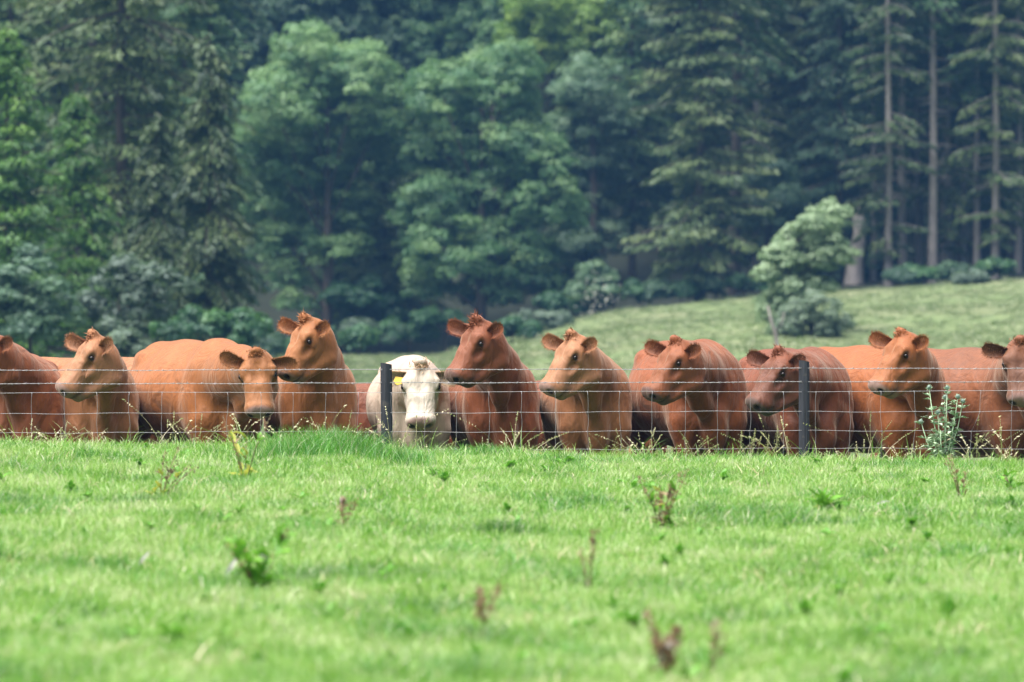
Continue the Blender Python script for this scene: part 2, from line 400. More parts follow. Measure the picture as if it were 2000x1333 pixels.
def conifer_meshes(H, r, crown0, Lmax, step, per, droop, mat, bark, seed, card=.34, npt=9, shape=.75, tone=.5, fan=5, upturn=0.0, taper_low=.12, dead=8):
    rg = np.random.default_rng(seed); P = []; D = []; T = []
    b = MB(); n = 10
    b.tube([(0.04 * H * .05 * math.sin(i * 1.3 + seed), 0, H * i / n - (.8 if i == 0 else 0)) for i in range(n + 1)], [max(r * (1.25 if i == 0 else 1) * (1 - .93 * i / n), .03) for i in range(n + 1)], 8)
    z = crown0 * H
    while z < H * .985:
        rel = (z / H - crown0) / (1 - crown0)
        env = (1 - rel) ** shape * (min(1, .35 + rel / taper_low) if rel < taper_low else 1)
        for k in range(per):
            a = rg.uniform(0, 6.283); L = Lmax * env * rg.uniform(.55, 1.15) + .25
            dx, dy = math.cos(a), math.sin(a); tn = tone + .2 * rg.normal(); z0 = z + rg.uniform(-.5, .5) * step
            rise = rg.uniform(-.28, .18)
            pt = lambda s: np.array((dx * L * s, dy * L * s, z0 + L * (rise * s - droop * s * s + upturn * s ** 4)))
            b.tube([pt(0), pt(.5), pt(1)], [max(.012 * L, .02), .008 * L + .01, .008], 4, False)
            m = max(3, int(npt * L / Lmax))
            for i in range(m):
                s = (i + rg.uniform(.3, 1)) / m
                if s < .15: continue
                c = pt(s); side = np.array((-dy, dx, 0)); wd = L * .30 * math.sin(math.pi * min(1, s * .85 + .12)) + .12
                for _ in range(fan):
                    q = rg.uniform(-1, 1); P.append(c + side * q * wd + np.array((0, 0, -.16 * abs(q) * wd - rg.uniform(0, .22))) + rg.normal(size=3) * .04)
                    dd = np.array((dx, dy, 0)) * .8 + side * q * 1.0 + np.array((0, 0, -.35 - droop * s * .8)); D.append(dd / np.linalg.norm(dd)); T.append(tn + .08 * rg.normal())
        z += step * rg.uniform(.7, 1.3) * (1 if rel < .8 else .7)
    for _ in range(dead):
        a = rg.uniform(0, 6.28); z0 = rg.uniform(.15, max(crown0, .2)) * H; L = rg.uniform(.4, 1.3)
        b.tube([(0, 0, z0), (math.cos(a) * L, math.sin(a) * L, z0 - .1 * L)], [.03, .008], 4, False)
    P = np.array(P); D = np.array(D); T = np.array(T); m = len(P)
    N = np.cross(D, rg.normal(size=(m, 3))); N[:, 2] = np.abs(N[:, 2]) + .5; N /= np.linalg.norm(N, axis=1)[:, None]
    B = np.cross(N, D); B /= np.linalg.norm(B, axis=1)[:, None]; s = (card * rg.uniform(.6, 1.3, m))[:, None]
    V = np.stack([P - D * s * .5, P + B * s * .24, P + D * s * .8 + (0, 0, -.05), P - B * s * .24], 1).reshape(-1, 3)
    F = np.arange(4 * m).reshape(m, 4)
    cm = mesh_np('crown', V, F, mat, False, np.repeat(np.stack([T, T * 0, T * 0], 1), 4, 0))
    tm = bpy.data.meshes.new('trunk'); tm.from_pydata(b.v, [], b.f); tm.materials.append(bark)
    return cm, tm
def stand(name, label, px, Y, meshes, s=1.0, rz=0, cat='tree', group=None):
    x = (px - 1000) / FPX * Y
    return tree_thing(name, (x, Y, ground_z(x, Y)), label, cat, group, meshes[0], meshes[1], rz, s)

GB = 'broadleaf trees along the edge of the wood'
broadleaf('big rounded green tree filling the left middle, the dark hollow beside it', 207, [(620, 150, 88), (545, 225, 80), (700, 165, 78), (560, 325, 92), (690, 300, 95), (505, 400, 62), (640, 410, 90), (560, 480, 55), (600, 110, 60), (735, 245, 55), (560, 545, 40), (575, 595, 28), (650, 500, 40), (520, 300, 60), (680, 480, 34)], 640, L_OAK, 21, GB, dens=1.3, depth=1.15, tone=.66)
broadleaf('widest green tree in the middle with a tiered crown hanging almost to the field', 206, [(865, 190, 70), (960, 190, 85), (860, 290, 85), (1010, 300, 85), (840, 400, 70), (960, 390, 95), (1060, 410, 70), (880, 500, 80), (1000, 500, 85), (830, 560, 40), (1040, 540, 60), (950, 570, 60), (1060, 330, 50), (1000, 130, 50)], 940, L_OAK, 22, GB, dens=1.2, depth=1.15, tone=.66)
broadleaf('yellowish green round topped tree at the top middle', 226, [(1100, 50, 85), (1165, 85, 62), (1040, 80, 62), (1110, 120, 70), (1050, 10, 60), (1170, 20, 60)], 1110, L_LIME, 23, GB)
broadleaf('pale bluish green tree between the wide tree and the conifers', 214, [(1150, 170, 62), (1180, 240, 60), (1120, 260, 50), (1165, 330, 62), (1150, 410, 55), (1185, 470, 45), (1130, 500, 45)], 1160, L_BLUE, 24, GB, tone=.6)
broadleaf('hazy green tree at the top left of the broadleaf group', 238, [(640, 30, 75), (560, 20, 55), (720, 50, 75), (690, 110, 55), (620, -30, 70)], 650, L_BLUE, 25, GB, tone=.55)
broadleaf('green domed tree at the top behind the two big crowns', 234, [(800, 60, 72), (860, 30, 70), (780, 120, 60), (850, 110, 62), (760, 10, 60), (900, 75, 55)], 820, L_OAK, 26, GB, tone=.6)
broadleaf('small domed tree top behind and right of the domed tree', 230, [(940, 50, 62), (980, 25, 60), (1000, 90, 58), (930, 110, 50)], 965, L_OAK, 27, GB, tone=.45)
# far left
G_ = 'trees at the left side of the wood'
spruce_big = conifer_meshes(27, .26, .14, 4.3, .62, 5, .34, L_SPRUCE, BARK_D, 31, card=0.25, npt=17, shape=.5, tone=.45, fan=11, upturn=.10)
stand('spruce_tree', 'big layered spruce with a bare trunk showing at the left', 238, 152, spruce_big)
spruce_mid = conifer_meshes(13, .17, .06, 2.1, .42, 5, .62, L_SPRUCE, BARK_D, 32, card=0.22, npt=16, shape=.62, tone=.5, fan=11)
stand('spruce_tree', 'drooping grey green spruce right of the big layered spruce', 408, 146, spruce_mid, .92)
stand('spruce_tree', 'lower drooping spruce in front of the big layered spruce trunk foot', 305, 141, spruce_mid, .70, 2.2)
larch = conifer_meshes(12, .15, .04, 3.7, .34, 7, .18, L_LARCH, BARK_D, 33, card=0.18, npt=17, shape=.8, tone=.55, fan=12, upturn=.15)
stand('larch_tree', 'bright yellow green larch at the left edge of the photo', 15, 138, larch, .98)
larch2 = conifer_meshes(11, .15, .04, 2.6, .36, 6, .3, L_LARCH, BARK_D, 34, card=0.18, npt=16, shape=.75, tone=.25, fan=12)
stand('larch_tree', 'mid green larch just right of the brightest one at left edge', 150, 143, larch2, .92)
broadleaf('pale leafy sapling showing between the big spruce and the drooping spruce', 156, [(350, 350, 34), (320, 410, 38), (375, 420, 30), (340, 470, 40), (200, 170, 26), (215, 220, 26)][:4], 340, L_PALE, 35, G_, name='sapling', tone=.25, tr=.08, clump=.42, leaf=.11)
broadleaf('bluish green broad bush at the lower left', 128, [(60, 560, 62), (20, 600, 55), (100, 610, 48), (60, 640, 50), (-20, 560, 50)], 60, L_BLUE, 36, 'bushes at the foot of the left trees', name='bush', cat='bush', tr=.08, clump=.42, leaf=.11, tone=.18)
broadleaf('grey green bush behind the two tan cows', 130, [(240, 560, 50), (280, 610, 50), (200, 620, 45), (320, 560, 44), (250, 650, 40)], 250, L_GREY, 37, 'bushes at the foot of the left trees', name='bush', cat='bush', tr=.08, clump=.4, leaf=.11, tone=.02)
broadleaf('small pale bush rising just above the cow backs at left', 118, [(245, 670, 20), (275, 692, 18), (215, 700, 20)], 245, L_GREY, 38, 'bushes at the foot of the left trees', name='bush', cat='bush', tr=.04, clump=.26, leaf=.08, tone=.3)
broadleaf('dark green bush below the drooping spruce', 134, [(400, 640, 45), (450, 660, 40), (350, 660, 40), (480, 640, 32)], 410, L_OAK, 39, 'bushes at the foot of the left trees', name='bush', cat='bush', tr=.06, clump=.38, leaf=.1, tone=.1)
# conifers on the right
GC = 'conifers along the right side of the wood'
boughs = conifer_meshes(28, .27, .05, 3.7, .60, 5, .30, L_SPRUCE, BARK_D, 41, card=0.28, npt=17, shape=.42, tone=.55, fan=11, upturn=.14)
stand('spruce_tree', 'wide boughed spruce right of the broadleaf trees, stout trunk foot on the field edge', 1368, 204, boughs, .95)
sparse = conifer_meshes(34, .30, .30, 3.4, .8, 4, .22, L_FIR, BARK_D, 42, card=0.28, npt=13, shape=.5, tone=.55, fan=9, dead=26)
sparse2 = conifer_meshes(32, .20, .36, 2.7, .8, 4, .2, L_FIR, BARK_L, 43, card=0.26, npt=12, shape=.5, tone=.5, fan=9, dead=30)
full = conifer_meshes(20, .26, .03, 4.4, .48, 6, .28, L_FIR, BARK_D, 44, card=0.25, npt=17, shape=.72, tone=.6, fan=12)
blue_fir = conifer_meshes(21, .26, .05, 4.2, .50, 6, .3, L_BLUE, BARK_D, 45, card=0.24, npt=16, shape=.8, tone=.2, fan=11)
slim = conifer_meshes(26, .20, .12, 2.6, .55, 5, .25, L_FIR, BARK_D, 46, card=0.25, npt=13, shape=.55, tone=.5, fan=11)
stand('fir_tree', 'tall fir with a dark bare trunk rising beside the wide boughed spruce', 1437, 209, sparse)
stand('fir_tree', 'bluish fir with a pointed crown above the small pale tree', 1640, 212, blue_fir, .92)
stand('fir_tree', 'tall fir with the thickest pale trunk, right of the dead trunk', 1822, 207, sparse2, 1.08, 1)
stand('fir_tree', 'slender fir with a pale trunk left of the thickest pale trunk', 1762, 208, sparse2, .95, 2.2)
stand('fir_tree', 'thin fir close behind and between the two pale trunks', 1792, 214, sparse2, .8, 4)
stand('fir_tree', 'thin pale stemmed fir with leaning boughs right of the thickest trunk', 1882, 210, sparse2, .82, 5.1)
low = conifer_meshes(30, .20, .06, 2.2, .8, 4, .2, L_SPRUCE, BARK_L, 49, card=.26, npt=12, shape=.4, tone=.45, fan=9, dead=20)
stand('fir_tree', 'thin fir with boughs down to the bushes just left of the slender pale trunk', 1735, 206, low, .95, 1)
stand('fir_tree', 'thin grey trunk with short boughs between the thickest trunk and the leaning boughs', 1852, 209, low, .9, 3)
stand('fir_tree', 'thin grey trunked fir third from the right edge', 1945, 206, low, 1, 5)
stand('fir_tree', 'thin pale trunk close left of the slender pale trunk', 1706, 211, sparse2, .74, .8)
stand('fir_tree', 'thin pale trunk just right of the thickest pale trunk', 1843, 212, sparse2, .78, 1.9)
stand('fir_tree', 'thin pale trunk between the leaning boughs fir and the third from the right edge', 1908, 208, sparse2, .8, 4.4)
stand('fir_tree', 'thin pale trunk nearest the right edge of the photo', 1990, 209, sparse2, .86, .2)
stand('fir_tree', 'thin trunked fir right of the tall dark bare trunk', 1478, 213, low, 1.05, 2)
stand('fir_tree', 'dense dark fir at the right edge of the photo', 1975, 211, slim, 1.05, 1.5)
stand('fir_tree', 'dark fir behind the thin pale stems at right', 1925, 219, slim, .98, 3.5)
stand('fir_tree', 'dark trunked fir above the dark gap left of the bluish fir', 1512, 220, sparse, .95, 2)
stand('fir_tree', 'dark trunked fir directly left of the bluish fir top', 1578, 224, sparse, .9, 3)
stand('fir_tree', 'narrow dark fir behind the wide boughed spruce', 1290, 222, slim, 1.05, .3)
stand('fir_tree', 'narrow dark fir just right of the bluish green broadleaf tree', 1235, 218, slim, .9, 2.3)
broadleaf('teal green undergrowth tree in the gap left of the bluish fir', 209, [(1490, 370, 42), (1530, 400, 42), (1480, 430, 42), (1520, 350, 30)], 1500, L_BLUE, 47, GB, tone=.35)
broadleaf('dark leafy tree filling the wood edge below the bluish fir', 214, [(1590, 460, 60), (1560, 520, 50), (1700, 480, 60), (1720, 400, 50)], 1620, L_OAK, 48, GB, tone=.1)
# deep wood: rows of trees climbing the hillside
fill_b = []
for k in range(3):
    rg2 = np.random.default_rng(60 + k)
    lb = [((rg2.uniform(-2.4, 2.4), rg2.uniform(-2.4, 2.4), rg2.uniform(6, 15)), rg2.uniform(1.7, 2.7)) for _ in range(13)]
    V, F, T = foliage(lb, rg2, .75, .5, 55, .19, .45)
    fill_b.append((mesh_np('crown', V, F, (L_OAK, L_BLUE, L_OAK)[k], False, T), trunk_mesh(13, .28, BARK_D, [(5 + i, lb[i][0], .1) for i in range(5)], k)))
fill_c = [slim, full, sparse, blue_fir, boughs]
rr = random.Random(5)
for j, Yr in enumerate((216, 224, 233, 244, 257, 272, 290)):
    half = 1000 / FPX * Yr + 7; x = -half
    while x < half:
        px = 1000 + x / Yr * FPX; yy = Yr + rr.uniform(-3, 3)
        broad = (470 < px < 1130 and rr.random() < .75)
        if j < 2 and 300 < px < 1330: x += 4; continue
        if 470 < px < 1130: broad = rr.random() < .9
        side = 'left' if px < 480 else ('middle' if px < 1150 else 'right')
        if broad:
            stand('broadleaf_tree', 'hazy broadleaf tree deep in the wood climbing the hillside in the %s' % side, px, yy, fill_b[rr.randrange(3)], rr.uniform(.85, 1.15), rr.uniform(0, 6.28), group='broadleaf trees deep in the %s of the wood' % side)
        else:
            m = fill_c[rr.choice((0, 0, 1, 2, 2, 4) if px > 1150 else (0, 1, 1, 3, 4))]
            stand('conifer_tree', 'dark conifer deep in the wood climbing the hillside on the %s' % side, px, yy, m, rr.uniform(.85, 1.15), rr.uniform(0, 6.28), group='conifers deep in the %s of the wood' % side)
        x += rr.uniform(3.2, 4.6) + j * .25
for k, (px, Y, m, s_, lab) in enumerate(((705, 217, full, .60, 'dark fir in the hollow right of the big rounded tree'), (752, 214, full, .50, 'dark slim fir at the back of the hollow between the two big trees'), (1110, 216, full, .60, 'dark fir in the gap behind the pale bluish tree'), (1090, 230, slim, .42, 'slim dark fir behind the widest tree at its right'), (660, 216, full, .55, 'dark fir behind the trunk of the big rounded tree'), (800, 216, full, .55, 'low dark fir behind the left flank of the widest tree'))):
    stand('fir_tree', lab, px, Y, m, s_, k)
# left wood behind the larches
for k, (px, Y, m, s) in enumerate(((20, 168, slim, 1.0), (95, 176, boughs, .8), (180, 186, sparse, .9), (300, 182, boughs, .8), (412, 188, slim, .9), (455, 226, slim, 1.0), (-60, 180, full, 1.2), (130, 192, full, 1.1), (360, 172, slim, .8))):
    stand('spruce_tree', ('tall dark spruce at the top left corner', 'dark spruce behind the two larches at left', 'bare trunked conifer left of the big layered spruce', 'dark spruce right behind the big layered spruce', 'dark spruce filling the gap above the drooping spruce', 'hazy spruce rising behind the left flank of the big rounded tree', 'dark spruce beyond the left edge behind the brightest larch', 'dense spruce in the far back behind the larches', 'slim spruce behind the pale leafy sapling')[k], px, Y, m, s, k * 1.7)

# single small tree, dead trunk and bush on the field
X_, Y_, Z_ = hit(1530, 655)
broadleaf('small pale green spreading tree leaning over the field beside the dead trunk', Y_, [(1625, 425, 34), (1590, 440, 34), (1560, 470, 34), (1610, 480, 34), (1530, 505, 34), (1565, 530, 36), (1520, 545, 28), (1600, 510, 28), (1500, 540, 24), (1545, 570, 30), (1515, 590, 26), (1600, 560, 26), (1508, 618, 24), (1530, 640, 22), (1560, 600, 26), (1650, 500, 24)], 1540, L_PALE, 51, None, tr=.16, clump=.30, leaf=.075, dens=4.2, leaves=60, tone=.85, name='small_tree')
X_, Y_, Z_ = hit(1668, 556)
def dead_trunk():
    root = empty('dead_trunk', (X_, Y_, Z_), 'pale broken dead trunk standing at the wood edge right of the small tree', 'dead tree')
    k = Y_ / FPX; b = MB(); prof = [(0, 0, 21), (0, 18, 17), (1, 50, 15.5), (5, 75, 14), (10, 100, 12), (9, 122, 11.5), (7, 136, 8), (8, 146, 3)]
    base = 0; n = 14; r5 = random.Random(9)
    for i, (dx, h, r) in enumerate(prof):
        for j in range(n):
            a_ = 2 * math.pi * j / n; q = r * k * (1 + .16 * math.sin(3 * a_ + i * .5) + .06 * r5.uniform(-1, 1))
            b.v.append((dx * k + q * math.cos(a_), q * math.sin(a_), h * k - (.3 if i == 0 else 0) + (r5.uniform(-3, 7) * k if i > 5 else 0)))
        if i:
            for j in range(n): b.f.append(((i - 1) * n + j, (i - 1) * n + (j + 1) % n, i * n + (j + 1) % n, i * n + j))
    b.f.append(tuple((len(prof) - 1) * n + j for j in range(n)))
    b.build('trunk', BARK_DEAD, root)
    s = MB(); s.tube([(0, 0, 60 * k), (-14 * k, -.1, 66 * k), (-22 * k, -.15, 80 * k)], [6 * k, 4 * k, 2 * k], 7); s.build('branch_stub', BARK_DEAD, root)
    h = MB(); h.v = []; 
    return root
dead_trunk()
X_, Y_, Z_ = hit(1585, 660)
broadleaf('low grey green bush in front of the small pale tree', Y_, [(1560, 615, 32), (1600, 610, 38), (1635, 625, 28), (1580, 645, 32), (1540, 645, 24), (1618, 648, 24), (1650, 640, 16)], 1585, L_GREY, 52, None, name='bush', cat='bush', tr=.05, clump=.22, leaf=.06, dens=4, leaves=50, tone=.85)
X_, Y_, Z_ = hit(1512, 690)
def leaning_stem():
    root = empty('fallen_branch', (X_, Y_, Z_), 'bare grey crooked branch in the field left of the low bush', 'branch')
    k = Y_ / FPX; b = MB()
    b.tube([(10 * k, 0, -8 * k), (6 * k, 0, 12 * k), (2 * k, 0, 40 * k), (-6 * k, 0, 62 * k), (-12 * k, .1, 92 * k)], [5 * k, 4.4 * k, 4 * k, 3 * k, 1.5 * k], 7)
    b.tube([(2 * k, 0, 40 * k), (14 * k, 0, 56 * k), (20 * k, 0, 80 * k)], [3 * k, 2 * k, 1 * k], 6)
    b.build('limb', BARK_L, root)
leaning_stem()
# undergrowth along the foot of the wood
GU = 'low bushes along the foot of the wood'
ug = [(1000, 660, 34, L_OAK, 'small dark bush at the foot of the widest tree'), (870, 640, 34, L_OAK, 'green bush below the widest tree, above the deep red cow'),
      (1060, 640, 30, L_GREY, 'greyish bush where the field meets the wood in the middle'), (1110, 610, 34, L_OAK, 'dark bush left of the elder in blossom'),
      (1200, 595, 34, L_OAK, 'dark green bush right of the elder in blossom'), (1270, 580, 26, L_BLUE, 'low bluish bush under the wide boughed spruce'),
      (1330, 575, 22, L_OAK, 'low dark bush left of the stout trunk foot'), (1400, 568, 22, L_BLUE, 'low bush right of the stout trunk foot'), (1455, 565, 22, L_OAK, 'low dark bush left of the small pale tree'),
      (1750, 548, 24, L_BLUE, 'low bluish bush under the pale trunks'), (1810, 545, 24, L_OAK, 'dark bush at the foot of the thickest pale trunk'), (1880, 542, 24, L_BLUE, 'bluish low bush below the thin pale stemmed fir'),
      (1950, 535, 24, L_OAK, 'dark low bush at the right edge of the field'), (730, 665, 40, L_GREY, 'grey green bush mound right of the raised tan gold head'), (800, 665, 36, L_OAK, 'green bush mound above the white cow'),
      (660, 672, 36, L_OAK, 'green bush mound just right of the tan gold cow ear'), (590, 690, 30, L_OAK, 'bush mound behind the tan gold cow head'), (740, 625, 46, L_OAK, 'dark scrub in the hollow between the two big trees'), (700, 600, 44, L_OAK, 'dark scrub at the left of the hollow between the two big trees'), (520, 690, 34, L_BLUE, 'bush mound left of the tan gold cow head'),
      (1895, 552, 14, L_GREY, 'tiny grey thicket at the field top right')]
for k, (px, py, r, m, lab) in enumerate(ug):
    x_, y_, z_ = hit(px, min(py + r * .3, 690)) if py < 672 else (0, 175, 0)
    y_ = min(y_, 203)
    rgk = random.Random(k); lob = [(px + rgk.uniform(-1.4, 1.4) * r, py - r * rgk.uniform(.1, .5), r * rgk.uniform(.45, .75)) for _ in range(5)]
    broadleaf(lab, y_, lob, px, m, 70 + k, GU, name='bush', cat='bush', tr=.05, clump=.34, leaf=.10, dens=2, leaves=40, tone=.02 + .25 * rgk.random()) if 'scrub' not in lab else broadleaf(lab, 206 + k % 3, lob, px, m, 70 + k, GU, name='bush', cat='bush', tr=.05, clump=.4, leaf=.11, dens=1.6, leaves=50, tone=-.1)
x_, y_, z_ = hit(1160, 585)
eld = broadleaf('elder bush with pale blossom at the wood edge', min(y_, 202), [(1155, 540, 30), (1180, 565, 30), (1130, 570, 28), (1165, 590, 26)], 1160, L_BLUE, 91, None, name='bush', cat='bush', tr=.06, clump=.32, leaf=.10, dens=2, leaves=40, tone=.5)
def blossom_material(name, c):
    t = NT(name); return t.done(t.node('BsdfPrincipled', Base_Color=c + (1,), Roughness=.8).outputs[0])
rgb = np.random.default_rng(4); k_ = eld.location.y / FPX
P = np.array([((rgb.normal(0, 22)) * k_, -1.0 + rgb.normal(0, .3), (585 - 548 + rgb.normal(0, 20)) * k_) for _ in range(80)])
V, F = cards(P, np.tile((0, -.6, .7), (80, 1)), .06, rgb)
link('blossom', mesh_np('blossom', V, F, blossom_material('cream_blossom', (.55, .56, .48)), False), eld)['kind'] = 'stuff'
for k, (px, py, lab) in enumerate(((1077, 600, 'tall pink foxglove at the wood edge'), (1060, 612, 'short pink foxglove left of the taller foxglove'))):
    x_, y_, z_ = hit(px, py + 12); k_ = y_ / FPX; root = empty('foxglove', (x_, y_, z_), lab, 'flower', 'foxgloves at the wood edge')
    b = MB(); b.tube([(0, 0, -.1), (0, 0, (24 - 8 * k) * k_)], [.02, .012], 5); b.build('stem', L_OAK, root)
    rgb = np.random.default_rng(k); P = np.array([(rgb.normal(0, 3.0) * k_, rgb.normal(0, .04), (14 - 5 * k + rgb.uniform(-8, 8)) * k_) for _ in range(60)])
    V, F = cards(P, np.tile((0, -1., 0), (60, 1)), .06, rgb); link('blossom', mesh_np('blossom', V, F, blossom_material('pink_blossom', (.50, .20, .42)), False), root)['kind'] = 'stuff'
# ------------------------------------------------------------------ cattle: a signed distance body turned into one mesh
def _seg(P, a, b, r1, r2):
    a = np.asarray(a, float); b = np.asarray(b, float); ba = b - a
    t = np.clip(((P - a) @ ba) / (ba @ ba), 0, 1)
    return np.linalg.norm(P - a - t[:, None] * ba, axis=1) - (r1 + (r2 - r1) * t)
def _ell(P, c, rad, M=None):
    q = P - np.asarray(c, float)
    if M is not None: q = q @ M                      # columns of M are the axes
    rad = np.asarray(rad, float)
    k0 = np.linalg.norm(q / rad, axis=1); k1 = np.linalg.norm(q / rad ** 2, axis=1)
    return k0 * (k0 - 1) / np.maximum(k1, 1e-6)
def _smin(a, b, k):
    h = np.maximum(k - np.abs(a - b), 0) / k
    return np.minimum(a, b) - h * h * k * .25
def _smax(a, b, k): return -_smin(-a, -b, k)

HS = np.array((1.0, 1.38, 1.28))                   # cattle heads are broad and deep
def cow_field(cfg):
    """returns f(P): distance to the animal, in its own space: +x forward, z up, feet at z = 0"""
    HM, H0, hs = cfg['HM'], cfg['H0'], cfg['hs']      # head axes (columns u, v, w), poll point, head scale
    fat = cfg.get('fat', 1.0)
    hp = lambda u, v, w: H0 + hs * (HM @ (HS * np.array((u, v, w))))
    nb = np.array((0.02, 0, 1.00))
    skull = hp(.07, 0, -.15); throat = hp(.14, 0, -.22)
    def f(P):
        y = P[:, 1]; A = P.copy(); A[:, 1] = np.abs(y)
        # trunk
        d = _ell(A, (-.64, 0, .90), (.66, .40 * fat, .42))
        d = _smin(d, _ell(A, (-.10, 0, .88), (.42, .31, .42)), .16)
        d = _smin(d, _ell(A, (-1.18, 0, 1.00), (.36, .27, .30)), .16)
        d = _smin(d, _seg(A, (-.02, 0, 1.215), (-1.20, 0, 1.215), .10, .10), .16)
        d = _smin(d, _ell(A, (-1.12, .20, 1.20), (.10, .06, .06)), .10)          # hook bones
        d = _smin(d, _ell(A, (-1.45, .10, 1.12), (.08, .05, .06)), .08)
        # shoulder, brisket
        d = _smin(d, _ell(A, (.00, .21, .86), (.16, .12, .34)), .05)
        d = _smin(d, _ell(A, (.11, .17, .72), (.13, .11, .20)), .045)
        d = _smin(d, _ell(A, (.22, 0, .66), (.17, .10, .24)), .06)
        # front legs
        d = _smin(d, _seg(A, (.06, .19, .68), (.10, .18, .42), .13, .070), .045)
        l = _seg(A, (.10, .165, .46), (.10, .165, .40), .062, .055)
        l = _smin(l, _seg(A, (.10, .165, .40), (.08, .165, .14), .044, .038), .04)
        l = _smin(l, _seg(A, (.08, .165, .14), (.11, .165, .06), .045, .042), .03)
        l = _smin(l, _seg(A, (.10, .165, .05), (.13, .165, .03), .055, .05), .02)
        # hind legs
        h = _ell(A, (-1.22, .19, .82), (.21, .13, .30))
        h = _smin(h, _seg(A, (-1.12, .19, .72), (-1.40, .18, .50), .12, .058), .08)
        h = _smin(h, _seg(A, (-1.40, .18, .50), (-1.33, .18, .14), .050, .040), .04)
        h = _smin(h, _seg(A, (-1.33, .18, .14), (-1.29, .18, .05), .045, .056), .03)
        d = _smin(d, l, .03); d = _smin(d, h, .07)
        # tail
        d = _smin(d, _seg(A, (-1.50, 0, 1.15), (-1.57, 0, .95), .035, .025), .04)
        d = _smin(d, _seg(A, (-1.57, 0, .95), (-1.55, 0, .55), .022, .02), .02)
        d = _smin(d, _seg(A, (-1.55, 0, .55), (-1.54, 0, .38), .032, .03), .03)
        # neck: upper crest, middle, throat and dewlap
        mid = nb * .5 + skull * .5
        n = _seg(P, nb + (0, 0, .06), mid + (0, 0, .02), .265, .195)
        n = _smin(n, _seg(P, mid + (0, 0, .02), skull, .195, .135), .08)
        n = _smin(n, _seg(P, (-.08, 0, 1.20), hp(.02, 0, -.06), .10, .075), .12)
        low = np.array((.22, 0, .62))
        n = _smin(n, _seg(P, throat, throat * .5 + low * .5, .060, .050), .13)
        n = _smin(n, _seg(P, throat * .5 + low * .5, low, .050, .06), .12)
        d = _smin(d, n, .09)
        # head, in its own frame
        q = ((P - H0) / hs) @ HM / HS
        near = (np.abs(q[:, 0] - .25) < .42) & (np.abs(q[:, 1]) < .3) & (np.abs(q[:, 2] + .1) < .32)
        if near.any():
            Q = q[near].copy(); Q[:, 1] = np.abs(Q[:, 1])
            e = _ell(Q, (.090, 0, -.080), (.120, .106, .100))
            e = _smin(e, _ell(Q, (-.020, 0, .000), (.038, .040, .046)), .022)                 # poll
            e = _smin(e, _seg(Q, (.14, .045, -.06), (.26, .022, -.062), .058, .046), .05)     # brow to nose
            e = _smin(e, _seg(Q, (.24, .020, -.060), (.44, .028, -.058), .052, .044), .05)
            e = _smin(e, _seg(Q, (.20, .024, -.115), (.42, .026, -.095), .056, .044), .06)
            e = _smin(e, _ell(Q, (.135, .045, -.175), (.135, .052, .125)), .05)               # cheek
            e = _smin(e, _seg(Q, (.17, .045, -.262), (.40, .030, -.175), .046, .036), .05)   # jaw
            e = _smin(e, _ell(Q, (.452, 0, -.082), (.060, .078, .072)), .035)               # muzzle
            e = _smin(e, _ell(Q, (.455, .040, -.062), (.058, .040, .048)), .02)
            e = _smin(e, _ell(Q, (.435, 0, -.160), (.052, .052, .038)), .022)                # chin and lower lip
            e = _smin(e, _ell(Q, (.425, .050, -.098), (.055, .030, .034)), .03)
            # brow and eye bulge, tear groove
            e = _smin(e, _seg(Q, (.120, .094, -.024), (.175, .092, -.030), .018, .013), .025)
            e = _smin(e, _ell(Q, (.168, .092, -.076), (.040, .020, .030)), .02)
            e = _smax(e, -_ell(Q, (.166, .116, -.048), (.026, .018, .020)), .010)
            e = _smax(e, -_ell(Q, (.235, .088, -.075), (.05, .016, .020)), .03)
            e = _smax(e, -_seg(Q, (.09, 0, .028), (.22, 0, .010), .020, .012), .05)           # dish between the brows
            # nostril and mouth
            e = _smax(e, -_ell(Q, (.500, .050, -.060), (.030, .017, .018)), .008)
            e = _smax(e, -_seg(Q, (.512, 0, -.124), (.46, .075, -.132), .006, .006), .010)
            e = _smax(e, -_seg(Q, (.46, .075, -.132), (.37, .075, -.165), .005, .002), .010)
            o = np.full(len(P), 9.); o[near] = e * hs * 1.1
            d = _smin(d, o, .026)
        # loose skin folds on the neck and brisket, gentle unevenness elsewhere
        t = np.clip((P[:, 0] + .05) / .25, 0, 1) * np.clip((1.35 - P[:, 2]) / .3, 0, 1)
        inhead = np.exp(-np.maximum(np.linalg.norm(P - hp(.22, 0, -.10), axis=1) - .25 * hs, 0) * 14)
        ph = cfg['seed'] * 1.7
        d = d + t * (1 - inhead) * .004 * np.sin(30 * y + 9 * P[:, 2] + 5 * np.sin(4 * P[:, 2] + ph) + 3 * np.sin(9 * y + ph) + ph)
        d = d + (1 - inhead) * .007 * np.sin(9 * P[:, 0] + ph) * np.sin(8 * P[:, 2] + 5 * y + ph * 2)
        d = d + (1 - inhead) * .0015 * np.sin(23 * P[:, 0] + 11 * P[:, 2] + ph) * np.sin(19 * y - 7 * P[:, 2])
        return d
    return f

